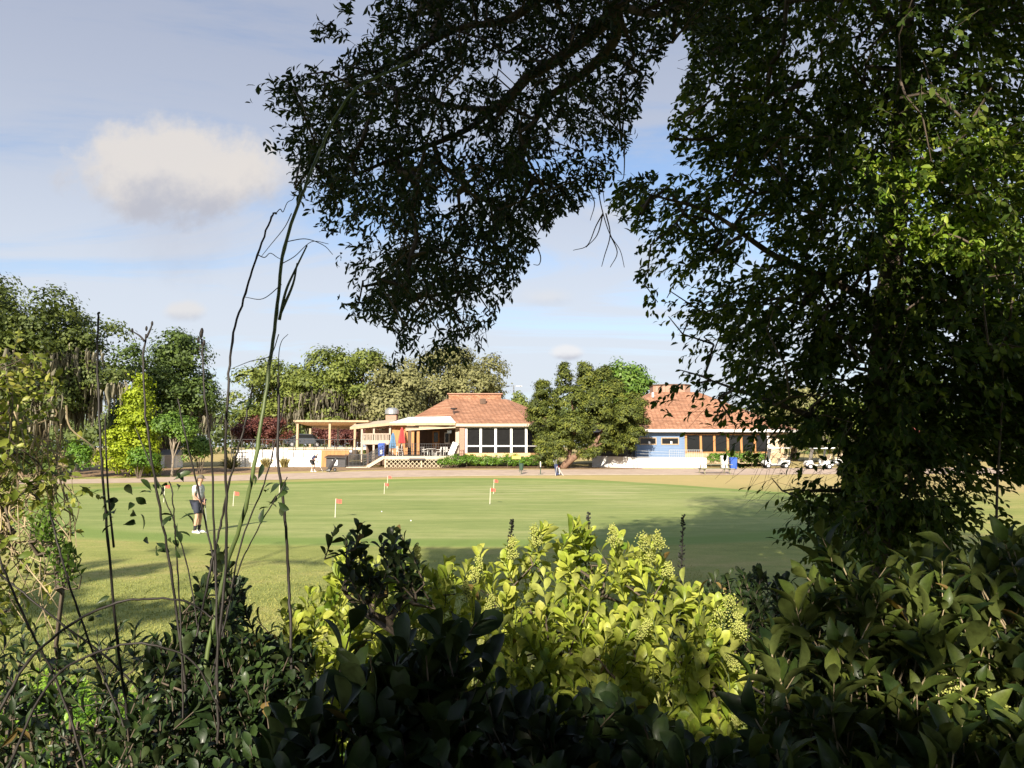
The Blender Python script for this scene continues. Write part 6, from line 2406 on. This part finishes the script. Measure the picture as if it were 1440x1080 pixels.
# ------------------------------------------------------------------ foreground shrubs
def shrub(name, label, cat, poly, ya, yb, n, length, L, Wd, pairs, m, seed, thick=.35, tmpl=T_OB, upb=1.0, out=.5, root_Y=None, stem_m='twig', flowers=None, group=None, splay=1.0, shoot_m=None, fmat='flower', rootw=1.0, vary=.2):
    """leafy shoots: tips lie on a sloping surface (depth ya at the polygon's top, yb at its bottom) and below it"""
    rs = np.random.default_rng(seed)
    P = np.array(poly, float)
    cx_, y0, y1 = P[:, 0].mean(), P[:, 1].min(), P[:, 1].max()
    c = sample_poly(poly, n, rs)
    t = (c[:, 1] - y0) / (y1 - y0)
    Yd_ = ya + (yb - ya) * t + rs.random(n) ** 1.5 * thick
    T = np.stack([W(a, b, d) for (a, b), d in zip(c, Yd_)])
    rY = root_Y or (ya + yb) / 2 + .2
    base = np.array((T[:, 0].mean(), rY, Hf(T[:, 0].mean(), rY)))
    root = empty(name, tuple(base), 0, label, cat, group)
    T = T - base
    gz = T[:, 2].min() * .4
    k = 9
    ext = (T[:, 0].max() - T[:, 0].min()) * .35 * rootw
    roots = np.array([(x, rs.normal() * .12, gz + .1 * rs.random()) for x in np.linspace(-ext, ext, k)])
    ax = np.stack((rs.normal(size=n) * .45, rs.normal(size=n) * .35 - .25 * out, np.full(n, upb)), -1)
    ax = unit(ax)
    ln = length * rs.uniform(.6, 1.3, n)
    O = T - ax * ln[:, None]
    st = Sticks()
    p0, p1, c0, c1_ = grow(roots, O)
    st.add(p0, p1, np.clip(.0026 * np.sqrt(c0), .0022, .012), np.clip(.0026 * np.sqrt(c1_), .002, .012))
    st.add(np.stack((roots[:, 0] * .6, roots[:, 1] * .4, 0 * roots[:, 0] - .05), -1), roots, .016, .010)
    tag(st.build('branch', M[stem_m], root), kind='stuff')
    ss = Sticks()
    ss.add(O, T, .0026, .0016)
    tag(ss.build('shoot', M[shoot_m or stem_m], root), kind='stuff')
    lv = Leaves(tmpl)
    a = unit(np.cross(ax, rdir(n, rs)))
    b = np.cross(ax, a)
    tint = np.clip(rs.normal(.5, .25, n) + .12 * (1 - t), 0, 1)
    for i in range(pairs):
        f = (i + .5) / pairs
        for s in (0, 1):
            ang = i * math.pi / 2 + s * math.pi + rs.normal(size=n) * .3
            lat = a * np.cos(ang)[:, None] + b * np.sin(ang)[:, None]
            op = splay * (1.05 - .65 * f) * rs.uniform(.75, 1.25, n)
            d = ax * np.cos(op)[:, None] + lat * np.sin(op)[:, None] + np.array((0, 0, -.10))
            nr = ax * np.sin(op)[:, None] - lat * np.cos(op)[:, None] + rdir(n, rs) * .30
            sc = (.72 + .4 * math.sin(math.pi * min(1, f * .9 + .1))) * rs.uniform(.95 - vary * 1.3, 1 + vary, n)
            ok = rs.random(n) > .10
            pos = O + (T - O) * f
            lv.add(pos[ok], d[ok], nr[ok], (L * sc)[ok], (Wd * sc)[ok], tint[ok])
    lv.build('foliage', m, root, True)
    if flowers:
        bl = Leaves(T_BUD)
        fs = Sticks()
        for (px, py, sz) in flowers:
            tt_ = (py - y0) / (y1 - y0)
            d0 = ya + (yb - ya) * tt_ - .05
            p = W(px, py, d0) - base
            A = unit(np.array((rs.normal() * .3, -.25 + rs.normal() * .2, 1.0)))
            h = sz / F * d0
            nb = 26
            u = rs.random(nb)
            sd = rdir(nb, rs)
            sd = sd - A * (sd @ A)[:, None]
            sd = unit(sd)
            o_ = p + A * (u * h * .8 - h * .5)[:, None]
            e_ = o_ + (sd * .55 + A * .45) * (h * .42 * (1.05 - .75 * u))[:, None]
            fs.add(o_, e_, .0011, .0008)
            fs.add((p - A * h * .7)[None], (p + A * h * .4)[None], .0018, .001)
            for j in range(11):
                w = .35 + .65 * rs.random(nb)
                q = o_ + (e_ - o_) * w[:, None] + rs.normal(size=(nb, 3)) * h * .045
                bl.add(q, rdir(nb, rs) + A * .5, rdir(nb, rs), rs.uniform(.0055, .0085, nb), rs.uniform(.0045, .006, nb), rs.random(nb))
        tag(fs.build('flower_stalk', M['cane_green'], root), kind='stuff')
        tag(bl.build('flower_panicle', M[fmat], root), kind='stuff')
    return root


FLW = [(505, 775, 60), (545, 768, 60), (585, 780, 55), (640, 800, 70), (672, 800, 70), (700, 782, 65), (752, 752, 60), (778, 745, 60), (720, 770, 60), (805, 752, 55), (862, 752, 60), (905, 768, 75), (925, 760, 70),
       (790, 862, 75), (905, 885, 70), (760, 800, 60), (655, 830, 60), (620, 860, 60), (690, 850, 60), (850, 800, 55), (940, 800, 60), (1022, 862, 90), (1040, 880, 70), (985, 900, 60), (610, 910, 50), (640, 950, 50), (1030, 930, 60), (1010, 985, 60), (1040, 1010, 60), (880, 850, 55), (560, 800, 60), (480, 800, 50)]
shrub('privet_shrub', 'sunlit pale yellow-green privet shrub with flower panicles in the middle foreground', 'shrub',
      [(370, 900), (420, 820), (470, 785), (540, 770), (600, 800), (640, 780), (700, 757), (760, 742), (815, 728), (870, 752), (930, 755), (950, 800), (1010, 845), (1065, 845), (1075, 1000), (1010, 1090), (560, 1090), (400, 1000)],
      3.1, 1.95, 620, .17, .066, .034, 5, M['privet_leaf'], 401, thick=.5, flowers=[(a, b, s * .6) for a, b, s in FLW[::2]] + [(1022, 862, 85), (905, 770, 60)], shoot_m='cane_green')
shrub('viburnum_shrub', 'large leaved glossy shrub filling the lower right foreground, upright shoots', 'shrub',
      [(1085, 880), (1120, 800), (1145, 740), (1170, 735), (1200, 800), (1225, 820), (1250, 790), (1275, 800), (1300, 725), (1325, 735), (1365, 790), (1400, 745), (1520, 720), (1520, 1130), (1040, 1130), (1060, 980)],
      2.0, 1.25, 400, .20, .077, .031, 5, M['viburnum'], 402, thick=.5, tmpl=T_HI, vary=.35, upb=1.3, shoot_m='twig_pale')
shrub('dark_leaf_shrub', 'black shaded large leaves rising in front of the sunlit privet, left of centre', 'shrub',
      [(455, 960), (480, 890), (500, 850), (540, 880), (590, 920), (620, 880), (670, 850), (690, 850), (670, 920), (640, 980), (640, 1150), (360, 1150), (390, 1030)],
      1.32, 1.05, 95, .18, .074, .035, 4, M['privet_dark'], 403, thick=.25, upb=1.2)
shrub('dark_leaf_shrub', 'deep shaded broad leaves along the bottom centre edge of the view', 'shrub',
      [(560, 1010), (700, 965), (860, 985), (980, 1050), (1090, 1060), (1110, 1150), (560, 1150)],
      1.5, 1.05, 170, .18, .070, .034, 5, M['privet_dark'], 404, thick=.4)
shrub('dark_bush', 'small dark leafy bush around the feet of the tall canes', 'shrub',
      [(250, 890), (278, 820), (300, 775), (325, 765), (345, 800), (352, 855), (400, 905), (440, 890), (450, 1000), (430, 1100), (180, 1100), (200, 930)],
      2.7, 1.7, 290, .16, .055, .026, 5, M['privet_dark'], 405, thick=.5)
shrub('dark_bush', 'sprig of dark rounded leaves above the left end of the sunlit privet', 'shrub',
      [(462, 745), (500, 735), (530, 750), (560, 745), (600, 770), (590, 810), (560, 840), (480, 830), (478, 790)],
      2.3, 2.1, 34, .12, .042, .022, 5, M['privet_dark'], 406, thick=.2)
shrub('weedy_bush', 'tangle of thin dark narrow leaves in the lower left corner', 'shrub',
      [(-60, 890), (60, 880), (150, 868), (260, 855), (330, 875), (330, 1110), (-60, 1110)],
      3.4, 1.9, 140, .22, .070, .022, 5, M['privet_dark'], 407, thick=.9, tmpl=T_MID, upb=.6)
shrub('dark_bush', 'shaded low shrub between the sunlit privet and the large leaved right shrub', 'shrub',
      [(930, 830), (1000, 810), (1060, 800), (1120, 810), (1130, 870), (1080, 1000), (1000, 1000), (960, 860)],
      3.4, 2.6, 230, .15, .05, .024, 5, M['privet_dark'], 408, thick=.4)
shrub('sprawling_bush', 'sun dappled small leaved shrub in the lower right corner under the large leaves', 'shrub',
      [(1280, 960), (1380, 900), (1520, 880), (1520, 1110), (1260, 1110)],
      1.9, 1.45, 150, .15, .045, .022, 5, M['privet_leaf'], 409, thick=.3, flowers=[(1330, 960, 70), (1420, 1040, 80), (1370, 1060, 70), (1400, 985, 60)])

# vine-smothered bush at the left edge
Y = 4.6
c = W(15, 640, Y)
lb = np.array((c[0] - .15, Y, Hf(c[0], Y)))
root = empty('vine_covered_bush', tuple(lb), 0, 'vine covered bush with dry tan tendrils at the left edge', 'shrub')
rs = np.random.default_rng(421)
poly = [(-160, 470), (0, 470), (40, 500), (65, 560), (60, 620), (85, 680), (60, 730), (85, 770), (40, 830), (20, 890), (-160, 900)]
cl = sample_poly(poly, 200, rs)
T = np.stack([W(a, b, Y + rs.normal() * .35) for a, b in cl]) - lb
roots = np.array([(0, 0, .1), (-.1, .1, .8), (0, 0, 1.4), (.05, 0, 2.0), (-.2, 0, 2.4)])
p0, p1, c0, c1_ = grow(roots, T)
st = Sticks()
st.add(p0, p1, np.clip(.003 * np.sqrt(c0), .002, .02), np.clip(.003 * np.sqrt(c1_), .002, .02))
lv = Leaves(T_MID)
kk = np.repeat(np.arange(len(T)), 4)
pyk = cl[kk][:, 1]
o = T[kk] + rs.normal(size=(len(kk), 3)) * .08
sel = (pyk < 700) | (rs.random(len(kk)) < .35)
sprays(o[sel], rdir(sel.sum(), rs) + np.array((.2, -.5, 0)), 6, .13, .058, .030, lv, st, rs.random(len(kk))[sel], droop=.4, spread=1.0)
tag(st.build('branch', M['twig'], root), kind='stuff')
lv.build('foliage', M['vine_leaf'], root)
mb = MB()
for k in range(70):
    a, b = rs.uniform(-40, 95), rs.uniform(560, 720)
    L = rs.uniform(60, 220)
    pts = [W(a + rs.normal() * 8 * i + i * rs.normal() * 2, b + L * i / 4, Y - .3 + rs.normal() * .06) - lb for i in range(5)]
    c = spline(pts, 4)
    mb.tube(c, list(np.linspace(.0045, .002, len(c))), 4)
tag(mb.build('tendril', M['twig_pale'], root), kind='stuff')

# small leafy spray leaning out of that bush
shrub('leafy_sapling', 'thin leaning sapling with small leaves beside the vine covered bush', 'sapling',
      [(35, 720), (70, 705), (80, 740), (100, 770), (112, 795), (85, 800), (60, 770)], 3.6, 3.4, 46, .12, .036, .018, 5, M['bush_green'], 431, thick=.2, tmpl=T_MID)


# ------------------------------------------------------------------ tall bare canes in front of the view
def cane(label, px, Y, w0, w1, m='cane_dark', name='bare_cane', tendrils=(), leaves_=(), buds=(), group='bare canes and stalks on the left', forks=()):
    p = [W(a, b, Y + .02 * math.sin(i * 1.7)) for i, (a, b) in enumerate(px)]
    d0 = unit(p[0] - p[1]) * np.array((.8, 1, 1))
    d0[2] = min(d0[2], -.35)
    drop = max(0.0, p[0][2] - Hf(p[0][0], Y))
    k0 = max(1, int(drop / .22))
    ext = [p[0] + d0 / -d0[2] * drop * (i / k0) for i in range(k0, 0, -1)] if drop > .08 else []
    p = ext + p
    g = np.array((p[0][0], p[0][1], Hf(p[0][0], p[0][1])))
    root = empty(name, tuple(g), 0, label, 'plant stem', group)
    pts = [q - g for q in p]
    pts[0] = pts[0] - np.array((0, 0, .06))
    c = spline(pts, 7)
    c = c + rng.normal(size=c.shape) * .001
    k = Y / F / 2
    rr = np.linspace(w0 * k * .8, w1 * k * .8, len(c))
    rr[::7] *= 1.18
    mb = MB().tube(c, list(rr), 7)
    for fk in forks:
        cf = spline([W(a, b, Y) - g for a, b in fk], 5)
        mb.tube(cf, list(np.linspace(w1 * k * 1.1, w1 * k * .5, len(cf))), 5)
    mb.build('stem', M[m], root, True)
    for tl in tendrils:
        ct = spline([W(a, b, Y - .02) - g for a, b in tl], 6)
        MB().tube(ct, list(np.linspace(1.5 * k, .8 * k, len(ct))), 4).build('tendril', M['tendril'], root, True)
    if len(leaves_):
        lv = Leaves(T_OB)
        for (a, b, n_, sz) in leaves_:
            q = W(a, b, Y) - g
            o = np.tile(q, (n_, 1)) + rng.normal(size=(n_, 3)) * sz * .4 * k * 2
            d = rdir(n_) + np.array((0, -.3, .3))
            lv.add(o, d, rdir(n_) + np.array((0, -.4, .8)), sz * 2 * k * rng.uniform(.7, 1.2, n_), sz * k * rng.uniform(.8, 1.1, n_), .5)
        tag(lv.build('leaf', M['privet_dark'], root, True), kind='stuff')
    if len(buds):
        mb = MB()
        for a, b, s in buds:
            q = W(a, b, Y) - g
            mb.ball(q, (s * k * .7, s * k * .7, s * k * 1.5), 7, 5)
        mb.build('bud', M['cane_dark'], root, True)
    return root


cane('thick tall green cane arching up into the overhanging boughs', [(300, 880), (318, 800), (345, 715), (362, 630), (377, 530), (389, 440), (400, 350), (424, 275), (447, 220), (470, 168), (500, 125), (540, 104), (580, 84)], 2.25, 9, 4.5, 'cane_green',
     tendrils=[[(402, 340), (430, 336), (455, 345), (468, 358)], [(396, 400), (370, 420), (345, 418)], [(392, 470), (380, 500), (352, 508), (322, 520)], [(410, 300), (400, 320), (380, 345), (368, 360)], [(398, 370), (415, 360), (438, 340), (462, 343)]],
     forks=[[(393, 450), (402, 410), (415, 380), (432, 345)], [(395, 440), (412, 400), (418, 370)]])
cane('thin dark cane with curling tip left of the thick green cane', [(308, 900), (318, 780), (317, 640), (320, 560), (326, 480), (345, 412), (362, 358), (382, 305), (388, 300)], 2.15, 6.5, 3, tendrils=[[(388, 300), (394, 294), (398, 298), (404, 285), (412, 280), (416, 270)], [(362, 358), (372, 362), (380, 356), (390, 362), (398, 366)]])
cane('black straight cane right of the thick green cane', [(408, 860), (405, 800), (400, 720), (391, 640), (392, 560), (391, 530)], 2.3, 6, 4.5, tendrils=[[(391, 545), (392, 500), (396, 480), (405, 470)]])
cane('dark slender stalk at far left reaching above the live oak foot', [(178, 1000), (165, 900), (152, 760), (143, 650), (138, 540), (138, 450), (140, 440)], 2.4, 6.5, 3, leaves_=[(150, 715, 7, 22), (178, 730, 5, 20)], forks=[[(160, 770), (152, 690), (148, 600), (150, 580)]])
cane('dark stalk with forked bare tip over the bright conical tree', [(260, 960), (240, 800), (222, 700), (207, 600), (201, 510), (206, 470)], 2.2, 6, 3.2, forks=[[(203, 480), (196, 472), (186, 466)], [(206, 475), (212, 462), (214, 455)]], buds=[(186, 465, 5), (214, 455, 5), (206, 462, 5)], leaves_=[(200, 690, 4, 20), (212, 760, 5, 22)])
cane('dark stalk with dark bud cluster at its tip', [(305, 880), (302, 760), (297, 640), (288, 560), (284, 490), (283, 474)], 2.05, 5.5, 2.6, buds=[(283, 470, 8), (279, 478, 6), (287, 482, 6), (284, 466, 7), (281, 490, 4)])
cane('leaning dark stalk crossing behind the standing golfer', [(300, 790), (286, 720), (272, 660), (258, 600), (250, 560)], 2.4, 5, 2.5)
cane('dark stalk leaning right past the thick green cane', [(315, 880), (340, 760), (368, 690), (388, 620), (400, 560)], 2.5, 4.5, 2, tendrils=[[(388, 620), (398, 600), (410, 596), (420, 585)]], leaves_=[(372, 690, 4, 20)])
cane('twisted dark stem with curled dead leaves between two canes', [(296, 800), (310, 740), (322, 680), (338, 620), (346, 590), (352, 560), (356, 540)], 2.35, 5, 3, leaves_=[(342, 578, 5, 16), (355, 565, 3, 14), (352, 534, 2, 18)])
cane('short leafy stalk left of the standing golfer', [(255, 900), (250, 800), (246, 740), (242, 690), (238, 678)], 2.1, 4, 2, leaves_=[(240, 680, 4, 22), (250, 720, 4, 20), (247, 770, 4, 20)])
cane('thin leafy stalk in front of the standing golfer', [(278, 880), (262, 790), (240, 720), (215, 660), (190, 600)], 2.5, 3.5, 1.6, leaves_=[(222, 690, 4, 18), (240, 740, 3, 18)])
cane('second leafy stalk leaning right in front of the green', [(320, 860), (340, 790), (370, 730), (395, 690), (404, 670)], 2.2, 3.5, 1.8, leaves_=[(380, 705, 6, 20), (396, 690, 4, 18)])
cane('arching dark briar over the lower left lawn', [(0, 1000), (40, 930), (100, 878), (165, 848), (215, 842), (262, 846), (300, 870)], 2.2, 7, 3, name='briar', leaves_=[(130, 860, 4, 16)])
cane('second briar running low across the lower left corner', [(20, 1060), (70, 960), (130, 920), (200, 905), (270, 930), (310, 1000)], 2.0, 6, 3, name='briar')
cane('long thin briar slanting down from the left edge', [(220, 1000), (150, 925), (90, 880), (40, 840), (-10, 800)], 2.6, 4.5, 3, name='briar')
cane('thin briar rising from the left corner to the small sapling', [(170, 1010), (140, 940), (110, 860), (85, 780), (70, 720)], 2.5, 5, 3, name='briar')
cane('steep bare stem in the lower left foreground', [(120, 1080), (80, 960), (40, 880), (5, 800), (-5, 760)], 2.3, 5, 3.5, name='briar')


def spike(label, px, py0, py1, Y):
    p0_, p1_ = W(px, py0, Y), W(px + 4, py1, Y)
    g = np.array((p0_[0], Y, Hf(p0_[0], Y)))
    root = empty('seed_spike', tuple(g), 0, label, 'plant stem', 'dark seed spikes above the hedge')
    MB().tube([(0, 0, -.05), p0_ - g, p1_ - g], [.006, .004, .002], 6).build('stem', M['cane_dark'], root)
    lv = Leaves(T_OB)
    n = 90
    u = rng.random(n) ** .8
    o = (p0_ - g) + (p1_ - p0_) * u[:, None]
    a = rng.random(n) * 6.28
    d = np.stack((np.cos(a), np.sin(a), np.full(n, .8)), -1)
    lv.add(o, d, rdir(n) + np.array((0, 0, .8)), .022 * (1.25 - u * .7), .010, .3)
    lv.build('leaf', M['cane_leaf'], root)


M['cane_leaf'] = leafmat('cane_leaf', (.02, .022, .02), (.035, .04, .03), (.06, .06, .05), .6, .1)
spike('dark leafy spike standing above the sunlit privet near the hedge top', 824, 790, 722, 3.45)
spike('tall dark leafy spike in front of the shaded part of the green', 957, 830, 725, 3.4)
spike('dark feathery spike at the left shoulder of the sunlit privet', 716, 790, 732, 3.4)

# ground cover and rough grass near the viewer
rs = np.random.default_rng(511)
n = 9000
x = rs.uniform(-5.5, .4, n)
y = rs.uniform(2.2, 8.2, n)
k = (n2(x * .8, y * .8) > -.5) & (y < 7.4 + .8 * n2(x, y * 0))
x, y = x[k], y[k]
o = np.stack((x, y, H(x, y) + rs.uniform(.03, .26, len(x))), -1)
lv = Leaves(T_MID)
sprays(o, rdir(len(x), rs) + np.array((0, -.2, .7)), 4, .10, .062, .032, lv, None, np.clip(.5 + .4 * n2(x * 2, y * 2), 0, 1), droop=.2, spread=1.2, up=1.2)
tag(lv.build('ground_cover', M['cover_leaf']), kind='stuff')
n = 110000
x = rs.uniform(-13, 4, n)
y = 6.0 + 13 * rs.random(n) ** 1.5
k = rs.random(n) < np.clip((19 - y) / 6, .15, 1)
x, y = x[k], y[k]
o = np.stack((x, y, H(x, y) - .005), -1)
d = rdir(len(x), rs) * .6 + np.array((0, 0, 1.0))
lv = Leaves(T_LO)
hgt = rs.uniform(.025, .07, len(x)) * np.clip(1.35 - (y - 6) * .06, .5, 1.35)
lv.add(o, d, rdir(len(x), rs), hgt, .012, np.clip(.5 + .35 * n2(x, y), 0, 1))
tag(lv.build('lawn_grass', M['grass']), kind='stuff')
